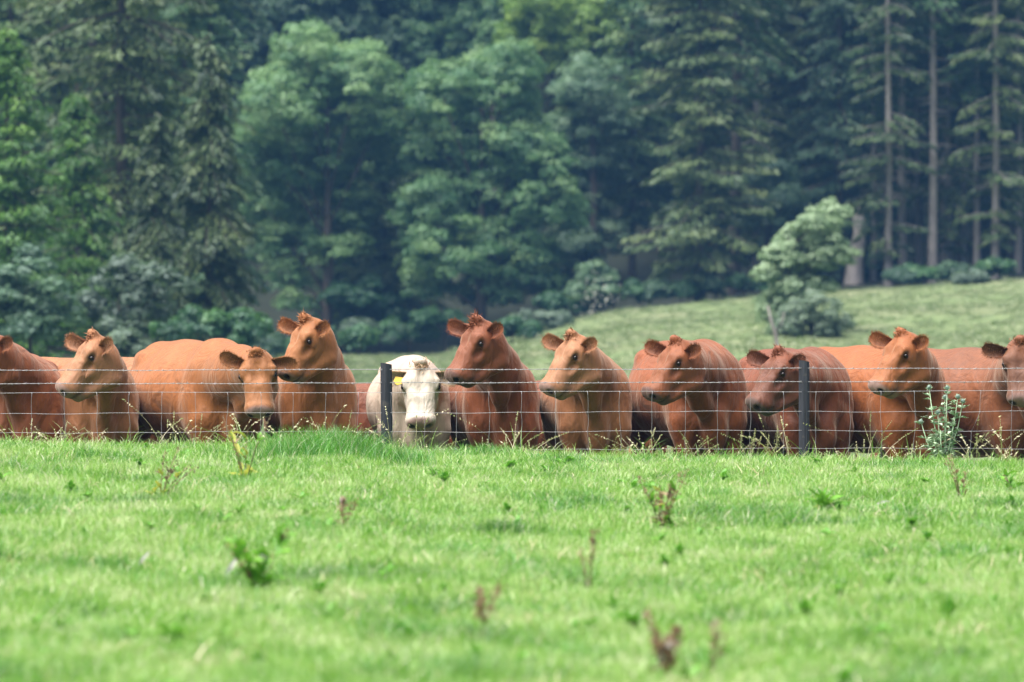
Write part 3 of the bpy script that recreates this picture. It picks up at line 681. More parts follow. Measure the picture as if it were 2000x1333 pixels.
def surface_net(f, lo, hi, h):
    lo = np.array(lo); n = (np.ceil((np.array(hi) - lo) / h / 4).astype(int) * 4) + 1
    nc = (n - 1) // 4
    g = [lo[i] + (np.arange(nc[i]) * 4 + 2) * h for i in range(3)]
    G = np.stack(np.meshgrid(*g, indexing='ij'), -1).reshape(-1, 3)
    dc = f(G).reshape(nc)
    act = np.abs(dc) < 4 * h * 1.25 + .02
    F = np.where(np.repeat(np.repeat(np.repeat(dc, 4, 0), 4, 1), 4, 2) > 0, 1., -1.)
    F = np.pad(F, ((0, 1), (0, 1), (0, 1)), mode='edge')
    A = np.repeat(np.repeat(np.repeat(act, 4, 0), 4, 1), 4, 2); A = np.pad(A, ((0, 1),) * 3, mode='edge')
    A[1:] |= A[:-1].copy(); A[:, 1:] |= A[:, :-1].copy(); A[:, :, 1:] |= A[:, :, :-1].copy()
    idx = np.argwhere(A)
    F[A] = f(lo + idx * h)
    S = F < 0
    c = S[:-1, :-1, :-1].astype(np.int8)
    tot = np.zeros(c.shape, np.int8)
    for a in (0, 1):
        for b in (0, 1):
            for d in (0, 1):
                tot += S[a:a + c.shape[0], b:b + c.shape[1], d:d + c.shape[2]]
    cells = np.argwhere((tot > 0) & (tot < 8))
    vid = np.full(c.shape, -1, np.int64); vid[tuple(cells.T)] = np.arange(len(cells))
    acc = np.zeros((len(cells), 3)); cnt = np.zeros(len(cells))
    corner = [(0, 0, 0), (1, 0, 0), (0, 1, 0), (1, 1, 0), (0, 0, 1), (1, 0, 1), (0, 1, 1), (1, 1, 1)]
    for i in range(8):
        for ax in range(3):
            if corner[i][ax]: continue
            p0 = np.array(corner[i]); p1 = p0.copy(); p1[ax] = 1
            v0 = F[tuple((cells + p0).T)]; v1 = F[tuple((cells + p1).T)]
            m = (v0 < 0) != (v1 < 0)
            t = np.where(m, v0 / np.where(m, v0 - v1, 1), 0)
            pos = p0 + t[:, None] * (p1 - p0)
            acc += pos * m[:, None]; cnt += m
    V = lo + (cells + acc / np.maximum(cnt, 1)[:, None]) * h
    quads = []
    for ax in range(3):
        sl0 = [slice(None)] * 3; sl1 = [slice(None)] * 3
        sl0[ax] = slice(0, -1); sl1[ax] = slice(1, None)
        a = S[tuple(sl0)]; b = S[tuple(sl1)]
        e = np.argwhere(a != b)
        o1, o2 = [(1, 2), (2, 0), (0, 1)][ax]
        e = e[(e[:, o1] > 0) & (e[:, o2] > 0) & (e[:, o1] < c.shape[o1]) & (e[:, o2] < c.shape[o2]) & (e[:, ax] < c.shape[ax])]
        fl = a[tuple(e.T)]
        def cell(d1, d2):
            q = e.copy(); q[:, o1] -= d1; q[:, o2] -= d2; return vid[tuple(q.T)]
        q = np.stack([cell(1, 1), cell(0, 1), cell(0, 0), cell(1, 0)], 1)
        q[~fl] = q[~fl][:, ::-1]
        quads.append(q)
    Q = np.concatenate(quads); Q = Q[(Q >= 0).all(1)]
    return V, Q

def ear_geo(cfg, side):
    """cupped leaf-shaped ear in head space -> cow space; returns V, F, inner mask"""
    fwd_, lift, tw = cfg.get('ear', (0, 0, 0)); p = R(cfg['pitch'])
    hd = np.array((math.cos(p), 0, math.sin(p))); up = np.array((-math.sin(p), 0, math.cos(p))); lat = np.array((0, side, 0.0))
    base = np.array((.065, side * .094, -.065))
    if abs(cfg['yaw']) < 25:   e = lat + hd * (.05 + fwd_) + up * (.22 + lift + tw * side * cfg['flip']); n = hd * .9 + lat * .1 - up * .25
    elif side == cfg['far']:   e = lat * .75 + hd * (.62 + fwd_) + up * (.32 + lift); n = hd * .45 - lat * .8 - up * .12
    else:
        base = np.array((.070, side * .100, -.095))
        e = lat * .80 - hd * .22 + up * (.34 + lift + tw); n = hd * .95 + lat * .1 - up * .25
    e /= np.linalg.norm(e); n -= e * (n @ e); n /= np.linalg.norm(n)
    w = np.cross(e, n)
    L, W = (.235, .054) if (side == cfg['far'] or abs(cfg['yaw']) < 25) else (.205, .047)
    ns, nt = 15, 13; V = []; inner = []
    for lay in (0, 1):
        for i in range(ns):
            s = i / (ns - 1)
            wid = W * (.50 + 1.45 * s - .95 * s * s) * min(1, math.sqrt(max(0, 1 - max(0, (s - .55) / .45) ** 2.3)) + .02)
            curl = 1.25 * (1 - s) ** 1.5 + .42
            for j in range(nt):
                t = -1 + 2 * j / (nt - 1)
                r = wid / math.sin(min(curl, 1.5)); a = t * curl
                lat = math.sin(a) * r; dep = (math.cos(curl) - math.cos(a)) * r
                p = base + e * (s * L) + w * lat + n * (dep + .02 * math.sin(s * 3))
                if lay: p = p - n * .010 * (1 - abs(t) ** 3) * (1 - s ** 6)
                V.append(p); inner.append((1 - lay) * (1 - t * t) ** .5 * min(1, (1 - s) * 3))
    F = []
    for lay in (0, 1):
        o = lay * ns * nt
        for i in range(ns - 1):
            for j in range(nt - 1):
                q = [o + i * nt + j, o + (i + 1) * nt + j, o + (i + 1) * nt + j + 1, o + i * nt + j + 1]
                F.append(q if lay else q[::-1])
    V = np.array(V)
    return cfg['H0'] + cfg['hs'] * (V @ cfg['HM'].T), np.array(F), np.array(inner)

def coat_material(name, coat, face, muzzle, leg):
    t = NT(name)
    at_ = t.attr('mask'); sep = t.node('SeparateColor'); t.t.links.new(at_.outputs['Color'], sep.inputs[0])
    at2 = t.attr('zone'); sep2 = t.node('SeparateColor'); t.t.links.new(at2.outputs['Color'], sep2.inputs[0])
    streak = t.noise(t.coord((16, 16, 3)), 1.6, 5, .65, .6)
    blot = t.noise(t.coord((1, 1, 1)), 3.0, 3)
    fine = t.noise(t.coord((60, 60, 18)), 3.0, 3, .6)
    c = t.mix(t.ramp(streak, [(.3, (0, 0, 0)), (.7, (1, 1, 1))]), col_mul(coat, .70), col_mul(coat, 1.22))
    c = t.mix(t.math('MULTIPLY', t.ramp(blot, [(.4, (0, 0, 0)), (.65, (1, 1, 1))]), .5), c, face)
    c = t.mix(t.math('MULTIPLY', fine, .30), c, col_mul(coat, .6))
    c = t.mix(t.math('MULTIPLY', sep2.outputs[0], .8), c, face)          # head
    c = t.mix(t.math('MULTIPLY', sep2.outputs[1], .75), c, leg)         # lower legs
    c = t.mix(sep.outputs[0], c, muzzle)
    c = t.mix(sep.outputs[2], c, col_mul(face, .25))                   # ear inside
    c = t.mix(sep.outputs[1], c, (.012, .009, .008))                    # nostrils, lids, hooves, and the mouth groove's painted darkness
    folds = t.noise(t.coord((5, 8, 3.5)), 1.0, 3, .5, .5)
    bm0 = t.node('Bump', Strength=.8, Distance=.06, Height=folds)
    bmp = t.node('Bump', Normal=bm0.outputs[0], Strength=.5, Distance=.008,
                 Height=t.math('ADD', t.math('MULTIPLY', streak, .9), t.math('MULTIPLY', fine, .55)))
    c = t.mix(t.math('MULTIPLY', t.noise(t.coord((1, 1, 1)), 7.0, 4, .7), .35), c, col_mul(coat, .55))
    p = t.node('BsdfPrincipled', Base_Color=c, Roughness=.60, Normal=bmp.outputs[0])
    p.inputs['Specular IOR Level'].default_value = .34
    p.inputs['Sheen Weight'].default_value = .25; p.inputs['Sheen Roughness'].default_value = .45
    p.inputs['Sheen Tint'].default_value = (1, .82, .66, 1)
    return t.done(p.outputs[0])
def hair_material(name, c):
    t = NT(name)
    v = t.noise(t.coord((30, 30, 30)), 1, 2)
    p = t.node('BsdfPrincipled', Base_Color=t.mix(v, col_mul(c, .6), col_mul(c, 1.4)), Roughness=.6)
    return t.done(p.outputs[0])
def eye_material():
    t = NT('eye_dark'); p = t.node('BsdfPrincipled', Base_Color=(.012, .006, .004, 1), Roughness=.08)
    return t.done(p.outputs[0])
EYE = eye_material()
def tag_material():
    t = NT('yellow_plastic'); p = t.node('BsdfPrincipled', Base_Color=(.80, .50, .01, 1), Roughness=.4)
    return t.done(p.outputs[0])
YELLOW = tag_material()

def ico(r, n=12, m=8):
    V = []; F = []
    for i in range(m + 1):
        a = math.pi * i / m
        for j in range(n):
            b = 2 * math.pi * j / n
            V.append((r * math.sin(a) * math.cos(b), r * math.sin(a) * math.sin(b), r * math.cos(a)))
    for i in range(m):
        for j in range(n):
            F.append((i * n + j, (i + 1) * n + j, (i + 1) * n + (j + 1) % n, i * n + (j + 1) % n))
    return V, F

def strands(roots, dirs, length, width, curl, seed, bend=None):
    """tapering hairs, each two crossed thin blades of two segments"""
    rg = np.random.default_rng(seed); V = []; F = []
    for p, d in zip(roots, dirs):
        L = length * rg.uniform(.55, 1.2)
        side = np.cross(d, rg.normal(size=3)); side /= np.linalg.norm(side) + 1e-9
        k = rg.normal(size=3) * curl * L
        if bend is not None: k = k + bend * L
        m_ = p + d * L * .55 + k * .35; e_ = p + d * L * .85 + k
        b = len(V)
        V += [p - side * width, p + side * width, m_ - side * width * .8, m_ + side * width * .8, e_, e_ + side * width * .2]
        F += [(b, b + 1, b + 3, b + 2), (b + 2, b + 3, b + 5, b + 4)]
    return np.array(V), np.array(F)

VOX = .0148
def make_cow(name, label, wx, wpy, Yb, body_yaw, poll, Yh, yaw, pitch, roll, mat, hairmat, seed,
             hs=1.15, fat=1.0, muz=1.0, ear=(0, 0, 0), tuft=.024, group=None, eartag=False, zg=None, eye_ring=.8, voxel=None, tn=420):
    """wx, wpy: pixel of the withers' top; Yb: their distance; poll: pixel of the top of the head at distance Yh"""
    top = at(wx, wpy, Yb)
    zg = ground_z(top.x, top.y) if zg is None else zg
    s = (top.z - zg) / 1.315
    root = empty('cow', (top.x, top.y, zg), label, 'cow', group or 'cattle lined up behind the wire fence')
    a = R(body_yaw); fwd = Vector((-math.sin(a), -math.cos(a), 0)); left = Vector((math.cos(a), -math.sin(a), 0))
    # own frame: x forward, y left of the animal, z up
    left = Vector((0, 0, 1)).cross(fwd)
    root.rotation_euler = (0, 0, math.atan2(fwd.y, fwd.x)); root.scale = (s, s, s)
    Mi = np.array([[fwd.x, fwd.y, 0], [left.x, left.y, 0], [0, 0, 1]])
    y_, p_, r_ = R(yaw), R(pitch), R(roll)
    u = np.array((-math.sin(y_) * math.cos(p_), -math.cos(y_) * math.cos(p_), -math.sin(p_)))
    lat = np.array((math.cos(y_), -math.sin(y_), 0.0))                 # towards image right when yaw = 0
    wv = np.cross(lat, u); wv /= np.linalg.norm(wv)
    if wv[2] < 0 and pitch < 89: wv = -wv
    lat2 = lat * math.cos(r_) + wv * math.sin(r_); wv2 = -lat * math.sin(r_) + wv * math.cos(r_)
    HMw = np.stack([u, lat2, wv2], 1)
    if np.linalg.det(HMw) < 0: HMw[:, 1] *= -1
    HM = Mi @ HMw
    pw = at(poll[0], poll[1], Yh)
    H0 = Mi @ (np.array(pw) - np.array(top) * (1, 1, 0) - np.array((0, 0, zg))) / s
    hss = hs / s
    H0 = H0 - HM[:, 2] * .012 * hss
    hss *= random.Random(seed).uniform(.97, 1.03)
    cfg = dict(HM=HM, H0=H0, hs=hss, fat=fat, seed=seed, ear=ear, pitch=pitch, yaw=yaw, far=1 if HMw[1, 1] > 0 else -1, flip=1 if HMw[0, 1] > 0 else -1)
    f = cow_field(cfg)
    ends = np.array([H0 + hss * (HM @ np.array(q)) for q in ((-.1, -.15, .08), (-.1, .15, -.3), (.55, -.12, .08), (.55, .12, -.28))])
    lo = np.minimum(ends.min(0) - .05, (-1.66, -.46, -.05)); hi = np.maximum(ends.max(0) + .05, (.46, .46, 1.40))
    V, F = surface_net(f, lo, hi, (voxel or VOX) / s)
    q = ((V - H0) / hss) @ HM / HS; Q = q.copy(); Q[:, 1] = np.abs(Q[:, 1])
    mask = np.zeros((len(V), 3)); zone = np.zeros((len(V), 3))
    sm = lambda x, a0, b0: np.clip((x - a0) / (b0 - a0), 0, 1)
    inh = (Q[:, 1] < .2) & (np.abs(Q[:, 2] + .08) < .2)
    mask[:, 0] = sm(Q[:, 0] - .35 * np.maximum(Q[:, 1] - .03, 0), .440, .468) * inh * muz
    mask[:, 0] = np.maximum(mask[:, 0], sm(Q[:, 0], .41, .45) * sm(-Q[:, 2], .13, .145) * inh * muz * .8)
    nos = np.linalg.norm((Q - (.500, .050, -.060)) / (.036, .024, .026), axis=1)
    eyr = np.linalg.norm((Q - (.166, .110, -.050)) / (.042, .026, .030), axis=1)
    mou = np.minimum(_seg(Q, (.512, 0, -.124), (.46, .078, -.132), 0, 0), _seg(Q, (.46, .078, -.132), (.37, .078, -.165), 0, 0))
    mask[:, 1] = np.maximum(np.maximum((1 - sm(nos, .75, 1.15)) * inh, (1 - sm(eyr, .55, 1.25)) * inh * eye_ring), (1 - sm(mou, .006, .022)) * inh * .8)
    mask[:, 1] = np.maximum(mask[:, 1], 1 - sm(V[:, 2], .05, .08))
    zone[:, 0] = sm(Q[:, 0], .02, .16) * inh
    zone[:, 1] = 1 - sm(V[:, 2], .35, .62)
    for side in (-1, 1):
        ev, ef, inn = ear_geo(cfg, side)
        F = np.concatenate([F, ef + len(V)]); V = np.concatenate([V, ev])
        m2 = np.zeros((len(ev), 3)); m2[:, 2] = inn * .6; mask = np.concatenate([mask, m2])
        zone = np.concatenate([zone, np.zeros((len(ev), 3))])
    me = mesh_np('body', V, F, mat, True, mask, 'mask')
    ca = me.color_attributes.new('zone', 'FLOAT_COLOR', 'POINT')
    cc = np.ones((len(V), 4), np.float32); cc[:, :3] = zone; ca.data.foreach_set('color', cc.ravel())
    link('body', me, root)
    # eyes
    ev, ef = ico(.0186 * hss)
    em = bpy.data.meshes.new('eye'); em.from_pydata(ev, [], ef); em.materials.append(EYE)
    em.polygons.foreach_set('use_smooth', [True] * len(em.polygons))
    for side in (-1, 1):
        o = link('eye', em, root)
        o.location = Vector(H0 + hss * (HM @ (HS * np.array((.165, side * .104, -.052)))))
    # hair on the poll and along the ear rims
    rg = np.random.default_rng(seed + 50)
    m = tn; pu = rg.uniform(-.045, .05 + tn / 6000, m); pv = rg.normal(0, .026, m)
    roots = np.array([H0 + hss * (HM @ (HS * np.array((a_, b_, .026 - 10 * b_ * b_ - max(0, a_ - .01) * .55)))) for a_, b_ in zip(pu, pv)])
    d0 = np.stack([HM @ (np.array((-.35 + .45 * rg.normal(), .55 * rg.normal(), 1.0))) for _ in range(m)]); d0 /= np.linalg.norm(d0, axis=1)[:, None]
    d0[:, 2] = np.abs(d0[:, 2])
    hv, hf = strands(roots, d0, tuft * hss, .0036 * hss, .45, seed, HM @ np.array((.12, 0, -.1)))
    link('poll_tuft', mesh_np('poll_tuft', hv, hf, hairmat), root)['kind'] = 'stuff'
    for side in (-1, 1):
        ev, ef, inn = ear_geo(cfg, side); ev = ev[:15 * 13].reshape(15, 13, 3)
        roots = []; dirs = []
        cen = ev[:, 6].mean(0)
        for _ in range(600):
            i = rg.uniform(1, 13.9); k = int(i); j = 0 if rg.random() < .5 else 12
            p = ev[k, j] * (1 - i + k) + ev[k + 1, j] * (i - k)
            d = (p - ev[k, 6]); d /= np.linalg.norm(d) + 1e-6
            d = d + (ev[14, 6] - ev[0, 6]) / np.linalg.norm(ev[14, 6] - ev[0, 6]) * .5 + rg.normal(size=3) * .25
            if rg.random() < .3: p = ev[k, rg.integers(2, 11)]
            roots.append(p); dirs.append(d / np.linalg.norm(d))
        hv, hf = strands(roots, dirs, .026 * hss, .0012 * hss, .25, seed + 3)
        link('ear_fringe', mesh_np('ear_fringe', hv, hf, hairmat), root)['kind'] = 'stuff'
    if eartag:
        b = MB(); loc = lambda u_, v_, w_: H0 + hss * (HM @ np.array((u_, v_, w_)))
        sd = eartag
        for dw in (0,):
            pts = [(.085, .145), (.075, .205), (.125, .225), (.150, .190), (.135, .140)]
            fr = [loc(a_, sd * b_, -.050) for a_, b_ in pts]; bk = [loc(a_, sd * b_, -.056) for a_, b_ in pts]
            b.face(fr); b.face(bk[::-1])
            for i in range(5): b.face([fr[i], bk[i], bk[(i + 1) % 5], fr[(i + 1) % 5]])
        b.build('ear_tag', YELLOW, root, False)
    return root
# ------------------------------------------------------------------ the herd
coats = {
 'tan':   ((0.343, 0.133, 0.050), (0.312, 0.148, 0.074), (.30, .19, .165), (.30, .12, .05)),
 'gold':  ((0.317, 0.106, 0.026), (0.289, 0.116, 0.039), (.26, .175, .155), (.28, .10, .04)),
 'amber': ((0.301, 0.088, 0.020), (0.266, 0.092, 0.028), (.30, .20, .175), (.26, .085, .03)),
 'red':   ((0.220, 0.056, 0.015), (0.167, 0.050, 0.018), (.10, .055, .045), (.20, .06, .025)),
 'rust':  ((0.244, 0.066, 0.017), (0.190, 0.059, 0.020), (.10, .06, .055), (.22, .07, .025)),
 'dark':  ((0.196, 0.051, 0.017), (0.099, 0.034, 0.018), (.085, .065, .06), (.14, .04, .02)),
 'umber': ((0.227, 0.072, 0.024), (0.091, 0.040, 0.024), (.30, .19, .17), (.16, .055, .03)),
 'white': ((0.515, 0.403, 0.312), (0.576, 0.512, 0.432), (.34, .20, .18), (.40, .30, .22)),
}
CM = {k: coat_material(k + '_coat', *v) for k, v in coats.items()}
HM_ = {k: hair_material(k + '_hair', (v[0][0] * 1.05, v[0][1] * 1.25, v[0][2] * 1.6)) for k, v in coats.items()}
HM_['white'] = hair_material('cream_hair', (.62, .42, .26))
def cow(label, kind, **k): return make_cow('cow', label, mat=CM[kind], hairmat=HM_[kind], **k)
herd = [
 dict(label='rust red cow at the left edge, head mostly cut off by the frame', kind='rust', wx=52, wpy=700, Yb=40.6, body_yaw=-6, poll=(-24, 655), Yh=39.95, yaw=58, pitch=54, roll=0, seed=1),
 dict(label='pale tan cow with small dome tuft, looking left over the wire near the left edge', kind='tan', wx=196, wpy=700, Yb=40.7, body_yaw=-12, poll=(178, 656), Yh=39.85, yaw=66, pitch=51, roll=0, seed=2, fat=1.05),
 dict(label='golden cow standing side-on with lowered head tilted towards the camera', kind='gold', wx=433, wpy=674, Yb=40.9, body_yaw=-28, poll=(500, 691), Yh=39.5, yaw=-8, pitch=68, roll=12, ear=(0, 0, -.28), seed=3, fat=1.05),
 dict(label='tan gold cow with raised head and curly topknot', kind='gold', wx=622, wpy=692, Yb=40.7, body_yaw=-10, poll=(594, 625), Yh=40.1, yaw=62, pitch=58, roll=0, seed=4, tuft=.045, tn=320),
 dict(label='creamy white cow with a yellow ear tag beside the dark post', kind='white', wx=808, wpy=704, Yb=40.9, body_yaw=-4, poll=(822, 713), Yh=39.9, yaw=0, pitch=66, roll=0, seed=5, eartag=-1, ear=(0, -.32, 0), eye_ring=.9),
 dict(label='deep red cow with shaggy forehead, head held high right of the white cow', kind='red', wx=980, wpy=700, Yb=40.7, body_yaw=-8, poll=(929, 628), Yh=39.85, yaw=62, pitch=56, roll=0, seed=6, fat=1.06, tuft=.045, tn=420),
 dict(label='palest tan cow in the middle, smooth round poll, looking left with grey pink nose', kind='tan', wx=1160, wpy=698, Yb=40.7, body_yaw=-6, poll=(1114, 656), Yh=39.85, yaw=62, pitch=54, roll=0, seed=7, tuft=.03),
 dict(label='amber cow with a wavy brow and grey muzzle, high hump behind its lowered head', kind='rust', wx=1378, wpy=674, Yb=40.8, body_yaw=-14, poll=(1316, 668), Yh=39.85, yaw=61, pitch=52, roll=0, seed=8, fat=1.1, tn=300),
 dict(label='dark red cow with curly forehead behind the right-hand dark post', kind='dark', wx=1590, wpy=690, Yb=40.8, body_yaw=-16, poll=(1518, 688), Yh=39.85, yaw=60, pitch=52, roll=0, seed=9, fat=1.0, tn=380),
 dict(label='orange cow with drooping ear and pink nose, looking left beside the thistle', kind='amber', wx=1775, wpy=686, Yb=40.9, body_yaw=-30, poll=(1757, 652), Yh=39.85, yaw=62, pitch=54, roll=0, seed=10, tn=300),
 dict(label='brown faced cow at the right edge, face half cut off by the frame', kind='umber', wx=1990, wpy=690, Yb=41.0, body_yaw=-36, poll=(1994, 668), Yh=39.9, yaw=8, pitch=66, roll=4, seed=11),
]
herd_back = [
 dict(label='pale backed cow standing crossways behind the tan cow and the golden cow', kind='tan', wx=300, wpy=706, Yb=43.0, body_yaw=-88, poll=(425, 790), Yh=42.9, yaw=-85, pitch=60, roll=0, seed=12, fat=.9),
 dict(label='orange cow standing low behind the amber cow and the dark red cow', kind='tan', wx=1500, wpy=733, Yb=43.2, body_yaw=-80, poll=(1610, 800), Yh=43.1, yaw=-80, pitch=60, roll=0, seed=13, fat=.9),
]
herd_back += [  # dark cows added behind to put darkness into the gaps between the others
 dict(label='dark cow added behind to darken the gap between the deep red and palest tan cows', kind='dark', wx=1050, wpy=752, Yb=45.6, body_yaw=88, poll=(975, 830), Yh=45.4, yaw=85, pitch=60, roll=0, seed=14),
 dict(label='dark cow added far behind to darken the low gap between the amber and dark red cows', kind='dark', wx=1430, wpy=756, Yb=45.8, body_yaw=92, poll=(1350, 830), Yh=45.6, yaw=85, pitch=60, roll=0, seed=15),
 dict(label='dark cow added far behind to darken the low gap right of the thistle', kind='dark', wx=1800, wpy=756, Yb=45.8, body_yaw=90, poll=(1730, 830), Yh=45.6, yaw=85, pitch=60, roll=0, seed=16),
 dict(label='dark cow added far behind to darken the low gaps on both sides of the white cow', kind='dark', wx=700, wpy=756, Yb=45.6, body_yaw=90, poll=(620, 830), Yh=45.4, yaw=85, pitch=60, roll=0, seed=17),
]
for h in herd: cow(**h)
for h in herd_back: cow(voxel=.026, **h)
# ------------------------------------------------------------------ grass and weeds in front of the fence
def blade_material(name, stops, trans=.45):
    t = NT(name)
    a = t.attr('tint'); sep = t.node('SeparateColor'); t.t.links.new(a.outputs['Color'], sep.inputs[0])
    geo = t.n.new('ShaderNodeNewGeometry')
    mp = t.node('Mapping', Scale=(1, 1, 0)); t.t.links.new(geo.outputs['Position'], mp.inputs['Vector'])
    big = t.noise(mp.outputs[0], .9, 4, .6); mid = t.noise(mp.outputs[0], 4.5, 3, .6)
    f = t.math('ADD', t.math('MULTIPLY', t.math('SUBTRACT', big, .5), 2.1), t.math('MULTIPLY', t.math('SUBTRACT', mid, .5), 1.5))
    f = t.math('ADD', f, sep.outputs[0], True)
    c = t.ramp(f, stops)
    c = t.mix(t.ramp(sep.outputs[1], [(.90, (0, 0, 0)), (.93, (.85, .85, .85))]), c, (.62, .58, .42))     # dead straw blades
    d = t.node('BsdfDiffuse', Color=c); tr = t.node('BsdfTranslucent', Color=t.mix(.35, c, (.22, .50, .04)))
    gl = t.node('BsdfGlossy', Color=(1, 1, 1, 1), Roughness=.42)
    m1 = t.node('MixShader', i0=trans, i1=d.outputs[0], i2=tr.outputs[0])
    m2 = t.node('MixShader', i0=.05, i1=m1.outputs[0], i2=gl.outputs[0])
    return t.done(m2.outputs[0])
def blades(rg, n, spread, h, w, lean, segs=3, tone=(.2, .8), straw=True):
    V = []; F = []; Cc = []
    for _ in range(n):
        x, y = rg.normal(0, spread, 2); hh = h * rg.uniform(.45, 1.15); ww = w * rg.uniform(.6, 1.3)
        a = rg.uniform(0, 6.283); ln = lean * hh * rg.uniform(.1, 1.2); dx, dy = math.cos(a), math.sin(a)
        fa = rg.uniform(0, 3.14); sx, sy = math.cos(fa) * ww, math.sin(fa) * ww
        b = len(V); tone_ = rg.uniform(*tone); st = rg.random() if straw else 0
        for i in range(segs + 1):
            t = i / segs; k = (1 - t) ** .6 if i < segs else .05
            cx, cy, cz = x + dx * ln * t * t, y + dy * ln * t * t, hh * (t - .25 * lean * t * t) - .02
            V += [(cx - sx * k, cy - sy * k, cz), (cx + sx * k, cy + sy * k, cz)]
            Cc += [(tone_, st, t)] * 2
            if i: F.append((b + 2 * i - 2, b + 2 * i - 1, b + 2 * i + 1, b + 2 * i))
    return np.array(V), np.array(F), np.array(Cc)
LAWN = [(0, (.045, .160, .012)), (.22, (.130, .330, .028)), (.5, (.250, .460, .070)), (.75, (.380, .540, .150)), (1, (.520, .570, .330))]
GRASS = blade_material('meadow_grass', LAWN)
LUSH = blade_material('lush_grass', [(0, (.020, .100, .008)), (.5, (.055, .240, .014)), (1, (.120, .380, .030))])
STRAW = blade_material('straw_stems', [(0, (.30, .30, .12)), (.5, (.42, .38, .20)), (1, (.55, .48, .32))], .3)
src = bpy.data.collections.new('grass_clumps')
rg = np.random.default_rng(11)
variants = []
for k in range(6):
    V, F, Cc = blades(rg, 110, .085, (.055, .07, .05, .085, .06, .10)[k], .0030, (.7, .9, .8, .8, 1.0, .6)[k])
    variants.append(mesh_np('grass_clump', V, F, GRASS, False, Cc))
def scatter(name, points, meshes, scales, mat_label=None, seed=0):
    """one object: a point cloud with a clump of grass on each point"""
    me = bpy.data.meshes.new(name); me.vertices.add(len(points)); me.vertices.foreach_set('co', np.asarray(points, np.float32).ravel())
    a = me.attributes.new('size', 'FLOAT', 'POINT'); a.data.foreach_set('value', np.asarray(scales, np.float32))
    o = link(name, me)
    ng = bpy.data.node_groups.new(name, 'GeometryNodeTree')
    ng.interface.new_socket('Geometry', in_out='INPUT', socket_type='NodeSocketGeometry')
    ng.interface.new_socket('Geometry', in_out='OUTPUT', socket_type='NodeSocketGeometry')
    N = ng.nodes; L = ng.links
    gi = N.new('NodeGroupInput'); go = N.new('NodeGroupOutput'); j = N.new('GeometryNodeJoinGeometry')
    n = len(meshes); idx = N.new('GeometryNodeInputIndex'); 
    for k, m in enumerate(meshes):
        col = bpy.data.collections.new('clump_source'); so = bpy.data.objects.new('clump_source', m); col.objects.link(so)
        ci = N.new('GeometryNodeCollectionInfo'); ci.inputs['Collection'].default_value = col
        md = N.new('ShaderNodeMath'); md.operation = 'MODULO'; md.inputs[1].default_value = n; L.new(idx.outputs[0], md.inputs[0])
        cp = N.new('ShaderNodeMath'); cp.operation = 'COMPARE'; cp.inputs[1].default_value = k; cp.inputs[2].default_value = .5; L.new(md.outputs[0], cp.inputs[0])
        ip = N.new('GeometryNodeInstanceOnPoints'); L.new(gi.outputs[0], ip.inputs['Points']); L.new(cp.outputs[0], ip.inputs['Selection'])
        L.new(ci.outputs[0], ip.inputs['Instance'])
        rv = N.new('FunctionNodeRandomValue'); rv.data_type = 'FLOAT_VECTOR'; rv.inputs['Max'].default_value = (.25, .25, 6.283); rv.inputs['Min'].default_value = (-.25, -.25, 0); rv.inputs['Seed'].default_value = seed + k
        L.new(rv.outputs[0], ip.inputs['Rotation'])
        sa = N.new('GeometryNodeInputNamedAttribute'); sa.data_type = 'FLOAT'; sa.inputs['Name'].default_value = 'size'; L.new(sa.outputs[0], ip.inputs['Scale'])
        L.new(ip.outputs[0], j.inputs[0])
    L.new(j.outputs[0], go.inputs[0])
    md_ = o.modifiers.new('scatter', 'NODES'); md_.node_group = ng
    return tag(o, kind='stuff')
def field_points(n, y0, y1, half, rg, pw=1.0):
    Y = y0 + (y1 - y0) * rg.random(n) ** pw; X = rg.uniform(-1, 1, n) * (half + Y * .142)
    return X, Y
X, Y = field_points(38000, 14.5, 38.3, .8, rg)
Z = ground_z(X, Y)
sc = .75 + .55 * np.clip(vnoise(X, Y, .7, 8) * .5 + .5, 0, 1) + .25 * vnoise(X, Y, .2, 9)
o = scatter('grass', np.stack([X, Y, Z], 1), variants, np.clip(sc, .5, 1.7)); tag(o, 'short bright green pasture grass covering the bank in front of the fence', 'grass')


# coarser, greener clumps in irregular patches
lush_var = []
for k in range(4):
    V, F, Cc = blades(rg, 70, .06, (.10, .13, .09, .15)[k], .0034, .8, 3, (.15, .95)); lush_var.append(mesh_np('lush_clump', V, F, LUSH if k % 2 else GRASS, False, Cc))
X, Y = field_points(16000, 14.5, 38.2, .8, rg)
m_ = (vnoise(X, Y, .9, 21) + .6 * vnoise(X, Y, .35, 22)) > .52
X, Y = X[m_], Y[m_]; Z = ground_z(X, Y)
o = scatter('coarse_grass', np.stack([X, Y, Z], 1), lush_var, rg.uniform(.6, 1.25, len(X)), seed=33); tag(o, 'coarser darker grass growing in patches through the pasture', 'grass')
# ------------------------------------------------------------------ tufts and weeds
def near_hit(px, py):
    Yv = np.linspace(12, 37.75, 1100); Xv = (px - 1000) / FPX * Yv; Zv = (666.5 - py) / FPX * Yv
    g = ground_z(Xv, Yv); k = int(np.argmax(g > Zv)) if (g > Zv).any() else len(Yv) - 1
    return float(Xv[k]), float(Yv[k]), float(g[k])
